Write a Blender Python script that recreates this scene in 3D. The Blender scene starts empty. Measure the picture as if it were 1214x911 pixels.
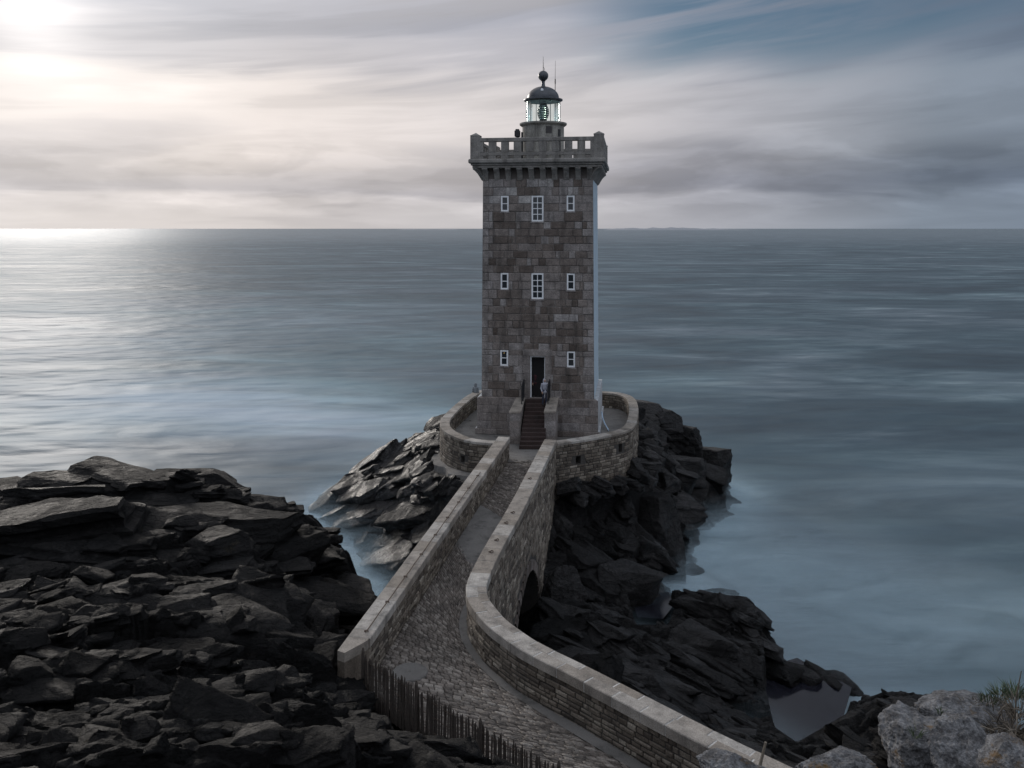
import bpy, math, random
import numpy as np
from mathutils import Vector, Matrix, noise as mnoise

random.seed(7)
S = bpy.context.scene
COL = S.collection
R = math.radians
F, CX, HY, CAMZ = 1000.0, 607.0, 271.0, 18.6      # focal length in photo pixels, principal column, horizon row, eye height
SUN_AZ, SUN_EL = R(-29.5), R(12.5)

def cp(px, py, Y):
    return ((px - CX) * Y / F, Y, CAMZ - (py - HY) * Y / F)
def gp(px, py, z):
    Y = F * (CAMZ - z) / (py - HY)
    return ((px - CX) * Y / F, Y)

# ------------------------------------------------------------------ objects
class MB:
    """collects polygons with a tint per face and builds one mesh object"""
    def __init__(s): s.v = []; s.f = []; s.t = []; s.m = []
    def add(s, vs, fs, t=0.5, m=0):
        b = len(s.v); s.v.extend([tuple(p) for p in vs])
        for f in fs:
            s.f.append([b + i for i in f]); s.t.append(t); s.m.append(m)
    def box(s, x0, x1, y0, y1, z0, z1, t=0.5, m=0):
        s.add([(x0,y0,z0),(x1,y0,z0),(x1,y1,z0),(x0,y1,z0),(x0,y0,z1),(x1,y0,z1),(x1,y1,z1),(x0,y1,z1)],
              [(0,3,2,1),(4,5,6,7),(0,1,5,4),(1,2,6,5),(2,3,7,6),(3,0,4,7)], t, m)
    def cbox(s, x0, x1, y0, y1, z0, z1, c=0.015, t=0.5, m=0):
        """box with all twelve edges chamfered"""
        xs, ys, zs = (x0,x1), (y0,y1), (z0,z1); V = []; idx = {}
        for i in (0,1):
            for j in (0,1):
                for k in (0,1):
                    sx, sy, sz = (1,-1)[i], (1,-1)[j], (1,-1)[k]
                    for a, p in enumerate(((0,1,1),(1,0,1),(1,1,0))):
                        idx[(i,j,k,a)] = len(V)
                        V.append((xs[i]+sx*c*p[0], ys[j]+sy*c*p[1], zs[k]+sz*c*p[2]))
        fs = []
        for i in (0,1): fs.append([idx[(i,0,0,0)],idx[(i,1,0,0)],idx[(i,1,1,0)],idx[(i,0,1,0)]])
        for j in (0,1): fs.append([idx[(0,j,0,1)],idx[(1,j,0,1)],idx[(1,j,1,1)],idx[(0,j,1,1)]])
        for k in (0,1): fs.append([idx[(0,0,k,2)],idx[(1,0,k,2)],idx[(1,1,k,2)],idx[(0,1,k,2)]])
        for i in (0,1):
            for j in (0,1):
                fs.append([idx[(i,j,0,0)],idx[(i,j,0,1)],idx[(i,j,1,1)],idx[(i,j,1,0)]])
            for k in (0,1):
                fs.append([idx[(i,0,k,0)],idx[(i,0,k,2)],idx[(i,1,k,2)],idx[(i,1,k,0)]])
        for j in (0,1):
            for k in (0,1):
                fs.append([idx[(0,j,k,1)],idx[(0,j,k,2)],idx[(1,j,k,2)],idx[(1,j,k,1)]])
        for i in (0,1):
            for j in (0,1):
                for k in (0,1): fs.append([idx[(i,j,k,0)],idx[(i,j,k,1)],idx[(i,j,k,2)]])
        cen = Vector(((x0+x1)/2,(y0+y1)/2,(z0+z1)/2)); out = []
        for f in fs:
            a, b, d = Vector(V[f[0]]), Vector(V[f[1]]), Vector(V[f[2]])
            n = (b-a).cross(d-a); mid = sum((Vector(V[q]) for q in f), Vector()) / len(f)
            out.append(f if n.dot(mid-cen) > 0 else f[::-1])
        s.add(V, out, t, m)
    def tube(s, pts, rs, n=8, t=0.5, m=0, caps=True):
        pts = [Vector(p) for p in pts]
        if not hasattr(rs, '__len__'): rs = [rs]*len(pts)
        V = []
        for i, p in enumerate(pts):
            d = (pts[min(i+1,len(pts)-1)] - pts[max(i-1,0)]).normalized()
            a = d.cross(Vector((0,0,1)))
            if a.length < 1e-3: a = d.cross(Vector((0,1,0)))
            a.normalize(); b = d.cross(a)
            for k in range(n):
                an = 2*math.pi*k/n; V.append(p + (a*math.cos(an) + b*math.sin(an))*rs[i])
        fs = []
        for i in range(len(pts)-1):
            for k in range(n):
                fs.append((i*n+k, i*n+(k+1)%n, (i+1)*n+(k+1)%n, (i+1)*n+k))
        if caps: fs += [tuple(range(n)), tuple(range((len(pts)-1)*n, len(pts)*n))[::-1]]
        s.add(V, [f[::-1] for f in fs], t, m)
    def lathe(s, prof, n=32, cx=0, cy=0, t=0.5, m=0, a0=0, a1=2*math.pi):
        V = []; full = abs(a1-a0-2*math.pi) < 1e-6; k = n if full else n+1
        for r, z in prof:
            for i in range(k):
                a = a0 + (a1-a0)*i/n; V.append((cx + r*math.cos(a), cy + r*math.sin(a), z))
        fs = []
        for j in range(len(prof)-1):
            for i in range(n):
                i2 = (i+1) % k if full else i+1
                fs.append((j*k+i, j*k+i2, (j+1)*k+i2, (j+1)*k+i))
        s.add(V, fs, t, m)
    def ball(s, c, r, n=16, sc=(1,1,1), t=0.5, m=0):
        prof = [(max(1e-4, r*math.sin(math.pi*i/n)), -r*math.cos(math.pi*i/n)) for i in range(n+1)]
        b = len(s.v); s.lathe(prof, n*2, t=t, m=m)
        for i in range(b, len(s.v)):
            p = s.v[i]; s.v[i] = (c[0]+p[0]*sc[0], c[1]+p[1]*sc[1], c[2]+p[2]*sc[2])
    def cell(s, P, u0, u1, z0, z1, depth, gap=0.008, ch=0.014, t=0.5, jit=0.0, rng=random):
        """one wall stone: mortar ring at the bed, then the raised stone with chamfered arrises. P(u,z,out)->point"""
        j = lambda: rng.uniform(-jit, jit)
        a = [(u0,z0),(u1,z0),(u1,z1),(u0,z1)]
        g = [(u0+gap+abs(j()), z0+gap+abs(j())), (u1-gap-abs(j()), z0+gap+abs(j())), (u1-gap-abs(j()), z1-gap-abs(j())), (u0+gap+abs(j()), z1-gap-abs(j()))]
        cu, cz = (u0+u1)/2, (z0+z1)/2
        h = [(p[0]+math.copysign(min(ch,abs(cu-p[0])*.5), cu-p[0]), p[1]+math.copysign(min(ch,abs(cz-p[1])*.5), cz-p[1])) for p in g]
        tilt = [depth + j()*0.5 for _ in range(4)]
        V = [P(x,z,0) for x,z in a] + [P(x,z,0.0015) for x,z in g] + [P(x,z,d-min(ch,d*.6)) for (x,z),d in zip(g,tilt)] + [P(x,z,d) for (x,z),d in zip(h,tilt)]
        ring = lambda p, q: [(p+i, p+(i+1)%4, q+(i+1)%4, q+i) for i in range(4)]
        s.add(V[:8], ring(0,4), t, 1)
        s.add(V[4:], ring(0,4)+ring(4,8)+[(8,9,10,11)], t, 0)
    def build(s, name, mats, parent=None, smooth=False, auto=None):
        me = bpy.data.meshes.new(name)
        me.from_pydata(s.v, [], s.f)
        for m in (mats if isinstance(mats, (list,tuple)) else [mats]): me.materials.append(m)
        at = me.attributes.new('tint', 'FLOAT', 'FACE'); at.data.foreach_set('value', np.array(s.t, dtype=np.float32))
        if any(s.m): me.polygons.foreach_set('material_index', np.array(s.m, dtype=np.int32))
        if smooth: me.polygons.foreach_set('use_smooth', np.ones(len(s.f), dtype=bool))
        me.update()
        o = bpy.data.objects.new(name, me); COL.objects.link(o)
        if parent: o.parent = parent
        if auto is not None: me.set_sharp_from_angle(angle=R(auto))
        return o

def tag(o, label=None, cat=None, group=None, kind=None):
    for k, v in (('label',label),('category',cat),('group',group),('kind',kind)):
        if v: o[k] = v
    return o
def empty(name, loc, rz=0, **kw):
    o = bpy.data.objects.new(name, None); COL.objects.link(o); o.location = loc; o.rotation_euler = (0,0,rz)
    o.empty_display_size = 0.2
    return tag(o, **kw)
def copy_part(o, parent, loc=None, rot=None):
    c = o.copy(); COL.objects.link(c); c.parent = parent
    if loc is not None: c.location = loc
    if rot is not None: c.rotation_euler = rot
    for ch in o.children: copy_part(ch, c)
    return c

# ------------------------------------------------------------------ materials
class NT:
    def __init__(s, name):
        s.mat = bpy.data.materials.new(name); s.mat.use_nodes = True
        s.t = s.mat.node_tree; s.n = s.t.nodes; s.l = s.t.links
        s.b = s.n['Principled BSDF']; s.out = s.n['Material Output']
        s.co = None
    def new(s, ty, **kw):
        n = s.n.new(ty)
        for k, v in kw.items(): setattr(n, k, v)
        return n
    def link(s, a, b): s.l.new(a, b)
    def coord(s, scale=(1,1,1), rot=(0,0,0)):
        if s.co is None: s.co = s.new('ShaderNodeNewGeometry')
        m = s.new('ShaderNodeMapping'); m.inputs['Scale'].default_value = scale; m.inputs['Rotation'].default_value = rot
        s.link(s.co.outputs['Position'], m.inputs['Vector']); return m.outputs[0]
    def noise(s, scale, detail=6, rough=0.6, dist=0.0, vec=None):
        n = s.new('ShaderNodeTexNoise'); n.inputs['Scale'].default_value = scale; n.inputs['Detail'].default_value = detail
        n.inputs['Roughness'].default_value = rough; n.inputs['Distortion'].default_value = dist
        s.link(vec if vec is not None else s.coord(), n.inputs['Vector']); return n.outputs['Fac']
    def vor(s, scale, feature='F1', vec=None):
        n = s.new('ShaderNodeTexVoronoi', feature=feature); n.inputs['Scale'].default_value = scale
        s.link(vec if vec is not None else s.coord(), n.inputs['Vector']); return n.outputs['Distance']
    def ramp(s, fac, stops):
        r = s.new('ShaderNodeValToRGB'); e = r.color_ramp.elements
        while len(e) < len(stops): e.new(0.5)
        for el, (p, c) in zip(e, stops):
            el.position = p; el.color = (c[0],c[1],c[2],1) if hasattr(c,'__len__') else (c,c,c,1)
        s.link(fac, r.inputs[0]); return r.outputs[0]
    def mix(s, fac, a, b, mode='MIX'):
        m = s.new('ShaderNodeMix', data_type='RGBA', blend_type=mode)
        for v, k in ((fac,0),(a,6),(b,7)):
            if hasattr(v,'links') or hasattr(v,'is_linked'): s.link(v, m.inputs[k])
            else: m.inputs[k].default_value = v if k == 0 else (v[0],v[1],v[2],1)
        return m.outputs[2]
    def math(s, op, a, b=0.0, c=0.0):
        m = s.new('ShaderNodeMath', operation=op)
        for i, v in enumerate((a,b,c)):
            if hasattr(v,'is_linked'): s.link(v, m.inputs[i])
            else: m.inputs[i].default_value = v
        return m.outputs[0]
    def attr(s, name='tint'):
        a = s.new('ShaderNodeAttribute', attribute_name=name); return a.outputs['Fac']
    def bump(s, h, strength=0.4, dist=0.02, prev=None):
        b = s.new('ShaderNodeBump'); b.inputs['Strength'].default_value = strength; b.inputs['Distance'].default_value = dist
        s.link(h, b.inputs['Height'])
        if prev is not None: s.link(prev, b.inputs['Normal'])
        return b.outputs[0]
    def z(s):
        if s.co is None: s.co = s.new('ShaderNodeNewGeometry')
        x = s.new('ShaderNodeSeparateXYZ'); s.link(s.co.outputs['Position'], x.inputs[0]); return x.outputs[2]
    def done(s, col, rough=0.8, nrm=None, spec=0.5, metal=0.0):
        for v, k in ((col,'Base Color'),(rough,'Roughness'),(spec,'Specular IOR Level'),(metal,'Metallic')):
            if hasattr(v,'is_linked'): s.link(v, s.b.inputs[k])
            else: s.b.inputs[k].default_value = (*v,1) if k == 'Base Color' else v
        if nrm is not None: s.link(nrm, s.b.inputs['Normal'])
        return s.mat

def stone_mat(name, stops, grain=22, blot=1.2, lichen=0.0, bump=0.5, rough=0.85, lich_col=(.30,.29,.25)):
    m = NT(name)
    base = m.ramp(m.attr(), stops)
    n1 = m.noise(blot, 5, 0.62); n2 = m.noise(grain, 6, 0.7); n3 = m.noise(grain*0.25, 5, 0.6)
    c = m.mix(1.0, base, m.ramp(n1, [(0.25,0.55),(0.5,0.95),(0.75,1.3)]), 'MULTIPLY')
    c = m.mix(1.0, c, m.ramp(n2, [(0.3,0.5),(0.52,1.0),(0.72,1.55)]), 'MULTIPLY')
    if lichen:
        c = m.mix(m.ramp(n3, [(0.56,0.0),(0.66,lichen)]), c, lich_col)
    st = m.noise(1.0, 4, 0.6, vec=m.coord((2.6,2.6,0.35)))
    c = m.mix(m.ramp(st, [(0.52,0.0),(0.72,0.55)]), c, (.035,.032,.03))
    b = m.bump(n2, bump, 0.012, m.bump(n3, bump, 0.03))
    return m.done(c, rough, b, 0.35)

GRANITE = stone_mat('granite_block', [(0,(.085,.066,.055)),(.3,(.155,.128,.112)),(.55,(.225,.195,.178)),(.8,(.31,.288,.28)),(1,(.46,.44,.425))], lichen=.0, blot=2.2, grain=16)
MORTAR  = stone_mat('mortar', [(0,(.13,.12,.11)),(1,(.30,.285,.27))], grain=40, blot=.8)
MORTAR_DARK = stone_mat('old_mortar', [(0,(.055,.05,.046)),(1,(.085,.078,.07))], grain=30, blot=.8)
RUBBLE  = stone_mat('rubble_stone', [(0,(.07,.057,.047)),(.35,(.155,.128,.103)),(.7,(.25,.215,.175)),(1,(.38,.34,.285))], grain=30, blot=2.0)
COPING  = stone_mat('coping_granite', [(0,(.24,.205,.17)),(.5,(.32,.285,.25)),(1,(.42,.39,.355))], grain=45, blot=1.6, lichen=.35, bump=.35)
JOINT   = stone_mat('pale_pointing', [(0,(.50,.48,.45)),(1,(.60,.58,.55))], grain=40, blot=2)
CORNICE = stone_mat('cornice_granite', [(0,(.17,.158,.145)),(.5,(.26,.245,.228)),(1,(.34,.325,.305))], grain=30, blot=1.4, lichen=.25, lich_col=(.27,.25,.18))
COBBLE  = stone_mat('cobble', [(0,(.07,.058,.05)),(.5,(.155,.132,.115)),(1,(.30,.27,.24))], grain=26, blot=.7, rough=.62)
EARTH   = stone_mat('packed_grit', [(0,(.06,.052,.046)),(1,(.09,.08,.07))], grain=40, blot=1.1)
CONCRETE= stone_mat('grey_concrete', [(0,(.15,.14,.13)),(1,(.21,.20,.19))], grain=60, blot=.6, bump=.2)
APRON   = stone_mat('pale_concrete', [(0,(.13,.12,.112)),(1,(.22,.21,.20))], grain=30, blot=.8, bump=.4)

def plain(name, col, rough=0.5, metal=0.0, var=0.25, scale=8, bump=0.1, spec=0.5):
    m = NT(name); n = m.noise(scale, 5, .65)
    c = m.mix(1.0, col, m.ramp(n, [(0.25,1-var),(0.75,1+var)]), 'MULTIPLY')
    return m.done(c, rough, m.bump(n, bump, .01), spec, metal)
def white_wall():
    m = NT('white_limewash'); n = m.noise(2.2, 6, .65); st = m.noise(1.0, 5, .65, vec=m.coord((3,3,.25)))
    c = m.mix(m.ramp(n, [(.45,0.0),(.75,.3)]), (.46,.56,.64), (.32,.36,.39))
    c = m.mix(m.ramp(st, [(.52,0.0),(.75,.5)]), c, (.30,.30,.29))
    return m.done(c, .8, m.bump(n, .2, .01), .3)
WHITEWALL = white_wall()
WHITE   = plain('white_paint', (.86,.88,.90), .45, var=.08)
IRON    = plain('black_iron', (.022,.022,.024), .5, .2)
RUST    = plain('rusty_iron', (.075,.048,.034), .75, .1)
ZINC    = plain('dark_dome_metal', (.085,.09,.10), .42, .6, scale=3)
DARK    = plain('dark_interior', (.012,.011,.012), .9)
PANE    = plain('window_pane', (.03,.036,.042), .08, var=.1)
BLUEPVC = plain('pale_pipe', (.45,.58,.72), .4, var=.08)
WOOD    = plain('grey_wood', (.20,.17,.135), .85, scale=30, var=.4, bump=.5)
PALE    = plain('weathered_paling', (.062,.05,.042), .85, scale=26, var=.5, bump=.5)
BRONZE  = plain('optic_frame', (.04,.055,.05), .4, .7)

def glass_mat(name, tint, k):
    m = NT(name); m.n.remove(m.b)
    tr = m.new('ShaderNodeBsdfTransparent'); tr.inputs[0].default_value = (*tint,1)
    gl = m.new('ShaderNodeBsdfGlossy'); gl.inputs['Roughness'].default_value = .03; gl.inputs[0].default_value = (.9,1,1,1)
    fr = m.new('ShaderNodeFresnel'); fr.inputs[0].default_value = 1.5
    mx = m.new('ShaderNodeMixShader'); m.link(m.math('MULTIPLY', fr.outputs[0], k), mx.inputs[0])
    m.link(tr.outputs[0], mx.inputs[1]); m.link(gl.outputs[0], mx.inputs[2]); m.link(mx.outputs[0], m.out.inputs[0])
    return m.mat
GLASS = glass_mat('lantern_glass', (.96,1.0,.985), .6)
LENS = NT('fresnel_lens'); LENS.b.inputs['Transmission Weight'].default_value = 1.0
LENS = LENS.done((.78,.93,.87), .05)

def rock_mat():
    m = NT('dark_schist')
    warp = m.noise(.9, 5, .6)
    n1 = m.noise(.55, 6, .62); n2 = m.noise(4.5, 9, .72); n3 = m.noise(30, 6, .75)
    strat = m.noise(1.0, 6, .7, .6, vec=m.coord((1.3,1.3,7.0), (R(14),R(-18),R(20))))
    c = m.ramp(n1, [(.3,(.025,.0222,.022)),(.5,(.043,.039,.0385)),(.7,(.075,.070,.070))])
    c = m.mix(1.0, c, m.ramp(strat, [(.3,.55),(.52,1.0),(.72,1.55)]), 'MULTIPLY')
    c = m.mix(1.0, c, m.ramp(n2, [(.32,.32),(.5,.95),(.68,2.3)]), 'MULTIPLY')
    c = m.mix(1.0, c, m.ramp(m.math('MULTIPLY', m.attr(), .5), [(0,.09),(1,1.45)]), 'MULTIPLY')
    # grey-white lichen freckles on the dry upper rock, ochre lichen here and there
    lic = m.ramp(m.noise(2.6, 8, .75), [(.60,0.0),(.68,1.0)])
    hi = m.new('ShaderNodeMapRange'); hi.inputs[1].default_value = 3.0; hi.inputs[2].default_value = 8.0
    m.link(m.z(), hi.inputs[0])
    c = m.mix(m.math('MULTIPLY', m.math('MULTIPLY', lic, hi.outputs[0]), .5), c, (.07,.067,.065))
    och = m.ramp(m.noise(.42, 8, .72, vec=m.coord((1,1,1.7))), [(.62,0.0),(.70,1.0)])
    c = m.mix(m.math('MULTIPLY', m.math('MULTIPLY', och, hi.outputs[0]), .4), c, (.06,.046,.022))
    # barnacled / salted pale patches low down
    lo = m.new('ShaderNodeMapRange'); lo.inputs[1].default_value = 4.2; lo.inputs[2].default_value = 0.6
    m.link(m.z(), lo.inputs[0])
    bar = m.ramp(m.noise(1.2, 8, .75, vec=m.coord((1,1,1.4))), [(.58,0.0),(.66,1.0)])
    c = m.mix(m.math('MULTIPLY', m.math('MULTIPLY', bar, lo.outputs[0]), .35), c, (.12,.12,.125))
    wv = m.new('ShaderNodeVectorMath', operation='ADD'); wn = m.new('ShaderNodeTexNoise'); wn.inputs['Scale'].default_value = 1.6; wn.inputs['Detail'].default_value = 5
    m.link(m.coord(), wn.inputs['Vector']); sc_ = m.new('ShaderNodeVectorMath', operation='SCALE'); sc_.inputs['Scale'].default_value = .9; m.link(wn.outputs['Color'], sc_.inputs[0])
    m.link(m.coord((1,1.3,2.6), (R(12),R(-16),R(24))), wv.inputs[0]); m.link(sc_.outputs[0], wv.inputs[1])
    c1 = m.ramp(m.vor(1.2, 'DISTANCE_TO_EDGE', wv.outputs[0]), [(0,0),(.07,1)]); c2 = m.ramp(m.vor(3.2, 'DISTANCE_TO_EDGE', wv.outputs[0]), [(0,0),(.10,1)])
    c = m.mix(1.0, c, m.ramp(c2, [(0,.4),(.6,1)]), 'MULTIPLY'); c = m.mix(1.0, c, m.ramp(c1, [(0,.3),(.6,1)]), 'MULTIPLY')  # crack shadow painted into the colour as dark fissure lines
    b = m.bump(strat, 1.0, .16); b = m.bump(c1, .7, .05, b); b = m.bump(c2, .6, .03, b); b = m.bump(n2, 1.0, .13, b); b = m.bump(n3, .8, .022, b)
    wet = m.ramp(m.noise(.8, 6, .7, .5), [(.47,0.0),(.56,1.0)])
    rg = m.math('SUBTRACT', m.math('SUBTRACT', m.ramp(n2, [(.3,.70),(.7,.90)]), m.math('MULTIPLY', wet, m.math('MINIMUM', m.math('MULTIPLY_ADD', m.attr(), .34, .10), .36))), m.math('MULTIPLY', m.math('MAXIMUM', m.math('SUBTRACT', m.attr(), .6), 0.0), .35))
    return m.done(c, rg, b, m.math('MINIMUM', m.math('MULTIPLY_ADD', m.attr(), .45, .16), .45))
ROCK = rock_mat()

def lichen_rock():
    m = NT('lichen_rock')
    n1 = m.noise(9, 8, .72); n2 = m.noise(60, 5, .7); n3 = m.noise(2.2, 6, .6)
    c = m.ramp(n1, [(.3,(.035,.033,.034)),(.46,(.10,.098,.10)),(.6,(.19,.19,.195)),(.75,(.27,.275,.28))])
    c = m.mix(1.0, c, m.ramp(n2, [(.35,.55),(.6,1.25)]), 'MULTIPLY')
    c = m.mix(m.ramp(m.noise(3.1, 7, .7), [(.55,0),(.62,.8)]), c, (.13,.075,.025))
    b = m.bump(n1, .8, .02); b = m.bump(n2, .7, .006, b)
    return m.done(c, .9, b, .25)
LICHEN = lichen_rock()

def sea_mat():
    m = NT('long_exposure_sea')
    big = m.noise(1.0, 5, .55, 1.3, vec=m.coord((.014,.034,1), (0,0,R(-13))))
    mid = m.noise(1.0, 6, .6, 1.2, vec=m.coord((.042,.11,1), (0,0,R(-19))))
    fin = m.noise(1.0, 5, .62, .8, vec=m.coord((.16,.62,1), (0,0,R(-10))))
    s = m.math('ADD', m.math('MULTIPLY', big, .52), m.math('ADD', m.math('MULTIPLY', mid, .36), m.math('MULTIPLY', fin, .12)))
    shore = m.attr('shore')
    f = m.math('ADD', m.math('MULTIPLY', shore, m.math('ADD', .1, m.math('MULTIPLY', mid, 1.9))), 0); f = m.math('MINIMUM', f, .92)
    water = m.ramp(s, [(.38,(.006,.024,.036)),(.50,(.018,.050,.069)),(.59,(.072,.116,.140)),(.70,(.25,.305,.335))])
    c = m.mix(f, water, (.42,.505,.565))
    tl_ = m.noise(1.0, 3, .5, .6, vec=m.coord((.02,.03,1), (0,0,R(20))))
    c = m.mix(1.0, c, m.ramp(tl_, [(.38,(1.05,.98,.98)),(.62,(.90,1.02,1.0))]), 'MULTIPLY')
    w = m.noise(1.0, 3, .5, vec=m.coord((.35,1.1,1)))
    h = m.math('ADD', m.math('MULTIPLY', mid, 1.0), m.math('MULTIPLY', w, .25))
    iso = m.noise(1.0, 2, .5, vec=m.coord((.09,.16,1), (0,0,R(-15))))
    b = m.bump(iso, .5, 2.2, m.bump(h, .22, 1.0))
    rg = m.ramp(s, [(.4,.50),(.65,.62)])
    df = m.new('ShaderNodeBsdfDiffuse'); m.link(c, df.inputs[0]); m.link(b, df.inputs['Normal'])
    gl = m.new('ShaderNodeBsdfGlossy'); gl.inputs[0].default_value = (.95,.97,1,1); m.link(rg, gl.inputs['Roughness']); m.link(b, gl.inputs['Normal'])
    # wave slopes average the reflection: strong only at the most grazing view
    dt = m.new('ShaderNodeVectorMath', operation='DOT_PRODUCT'); m.link(m.co.outputs['Incoming'], dt.inputs[0]); dt.inputs[1].default_value = (0,0,1)
    fr = m.ramp(dt.outputs['Value'], [(0.0,.28),(.008,.25),(.02,.17),(.045,.15),(.10,.14),(.30,.10),(1.0,.04)])
    k = m.math('MULTIPLY', fr, m.math('SUBTRACT', 1.0, m.math('MULTIPLY', f, .7), 0))
    mx = m.new('ShaderNodeMixShader'); m.link(k, mx.inputs[0]); m.link(df.outputs[0], mx.inputs[1]); m.link(gl.outputs[0], mx.inputs[2]); m.link(mx.outputs[0], m.out.inputs[0])
    m.n.remove(m.b)
    return m.mat
SEA = sea_mat()
POOL = plain('still_pool', (.013,.013,.018), .10, var=.3, scale=1.5, bump=.02, spec=.3)

# ------------------------------------------------------------------ noise for the terrain (numpy)
def h2(ix, iy, seed):
    a = (ix.astype(np.int64)*374761393 + iy.astype(np.int64)*668265263 + seed*1442695041) & 0xFFFFFFFF
    a = ((a ^ (a >> 13)) * 1274126177) & 0xFFFFFFFF
    a = (a ^ (a >> 16)) & 0xFFFFFFFF
    return a.astype(np.float64) / 4294967295.0
def vnoise(x, y, seed):
    ix, iy = np.floor(x), np.floor(y); fx, fy = x-ix, y-iy
    fx = fx*fx*fx*(fx*(fx*6-15)+10); fy = fy*fy*fy*(fy*(fy*6-15)+10)
    a, b = h2(ix,iy,seed), h2(ix+1,iy,seed); c, d = h2(ix,iy+1,seed), h2(ix+1,iy+1,seed)
    return (a+(b-a)*fx)*(1-fy) + (c+(d-c)*fx)*fy - .5
def fbm(x, y, seed, o=4):
    r = 0; a = 1.0
    for i in range(o):
        r = r + a*vnoise(x*2**i, y*2**i, seed+i*17); a *= .5
    return r
def facet(x, y, L, W, ang, seed, slope=.35, mean=(0,0), crack=.35):
    """fractured rock: every Voronoi block is a tilted plane at its own height, open joints between blocks"""
    ca, sa = math.cos(ang), math.sin(ang)
    u = (x*ca + y*sa)/L; v = (-x*sa + y*ca)/W
    iu, iv = np.floor(u), np.floor(v)
    d1 = np.full(u.shape, 9.0); d2 = np.full(u.shape, 9.0); out = np.zeros(u.shape)
    for du in (-1,0,1):
        for dv in (-1,0,1):
            cu, cv = iu+du, iv+dv
            px = cu + .5 + (h2(cu,cv,seed)-.5)*.92; py = cv + .5 + (h2(cu,cv,seed+1)-.5)*.92
            ex, ey = u-px, v-py; d = np.sqrt(ex*ex+ey*ey)
            hgt = (h2(cu,cv,seed+2)-.5)*1.0 + ((h2(cu,cv,seed+3)-.5)*2*slope+mean[0])*ex + ((h2(cu,cv,seed+4)-.5)*2*slope+mean[1])*ey
            near = d < d1
            d2 = np.where(near, d1, np.minimum(d2, d)); out = np.where(near, hgt, out); d1 = np.where(near, d, d1)
    e = np.clip((d2-d1)/.11, 0, 1)
    return out - crack*(1-e)**2

# ------------------------------------------------------------------ terrain
C = []
def P_(px, py, Y): C.append(cp(px, py, Y))
for a in [ # headland on the left: near slope
    (0,905,12.2),(110,905,12),(200,908,12),(300,908,12.2),(400,905,13),(480,900,13.8),(560,897,14.4),(605,905,15),
    (0,800,16.5),(150,800,16.5),(300,800,17.2),(380,830,17),(400,826,16.8),(470,853,16.3),(538,872,16),(590,880,15.7),
    (0,740,19.5),(150,740,19.8),(280,745,20.5),(345,765,21),(0,690,23.3),(130,690,23.5),(250,690,23.8),(320,705,24),(385,802,19.6),(350,750,22.5),
    (0,650,26.5),(120,650,26.8),(220,648,27),(300,655,27.5),(345,680,27.5),
    (0,612,29),(100,612,29.5),(200,608,30),(280,620,30.5),(350,640,31),
    (-60,575,31),(0,588,31),(40,568,32),(90,570,32.6),(130,553,33),(180,568,33.4),(235,557,34),(270,578,34.4),(310,594,34.5),(350,602,35),(385,618,35),(400,645,34),(416,668,33),(424,705,32),(408,742,29.5),(395,765,26)]: P_(*a)
C += [(-5.6,35.5,-.5),(-6.8,37.5,-1.5),(-10,39,-1.5),(-14,38.5,0),(-20,38,0),(-28,37,1),(-12,44,-3),(-22,46,-4),(-32,44,-4),(-34,30,8.5),(-32,20,9),(-30,10,11)]
# under the path, the bridge and the gully
C += [(-3,20,6.6),(-1,21,6.6),(-3,24,6.6),(-2,26,6.3),(2,18.5,6.5),(4,15,6.6),(0,19,6.6),(-3.6,28,4.3),(-4.4,30,1.2),(-3,31,0),(-4.5,34,-.8),(-1,30,1.6),(0,33,.2),(-3,36,-.8),(-2,39.5,1.2),(0,36.8,2.6),(1.1,40,5.5),(-1,42,6.3),(1,44,6.7),(-.8,39.8,4)]
# foreground below the camera
C += [(0,0,16.9),(-3,1,16.6),(3,1,16.7),(0,4,14.8),(-3,5,14.2),(-8,6,13.2),(-12,8,12.2),(0,8,12.2),(-4,9,12.2),(1.2,11,10.4),(1.0,13.5,8.6),(3.2,10,10.4),(2.6,13,8.3),(4.6,4.6,14.75),(3.2,5.6,14.2),(2.2,6.2,13.8),(5.5,6.5,14.6),(5.5,9,11.5),(7.5,12,8.2),(9,5,13.5),(13,8,11),(6,15.5,6.6),(1.5,15.2,7.2),(-15,3,14)]
# rock shelf on the right
for a in [(800,860,26),(760,840,26.5),(700,790,28),(660,735,31.5),(655,700,34.5),(700,700,36.5),(740,690,39.5),(700,660,41),(760,705,40),(800,704,39.4),(850,708,38.8),(900,727,36.8),(932,762,34.2),(915,800,32.6),(900,840,29.5),(850,800,31.5),(800,770,34),(860,760,35),(960,885,24.5),(920,900,22),(985,840,30.2),(1000,808,30),(1045,818,29),(1080,830,28.4),(1135,834,27),(1180,845,25),(1060,880,22.5),(1000,905,20),(870,905,20.8)]: P_(*a)
C += [(11.2,33.4,-.2),(10.6,31.2,-.1),(12,36,-1.5),(14,33.5,-1.5),(17,30,-2),(20,25,-1),(8.6,40.2,-1.2),(11,40,-2.5),(24,20,2),(24,32,-4),(20,38,-4),(8,18,6),(5,20,5.2),(12,14,6.5),(18,14,5)]
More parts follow.
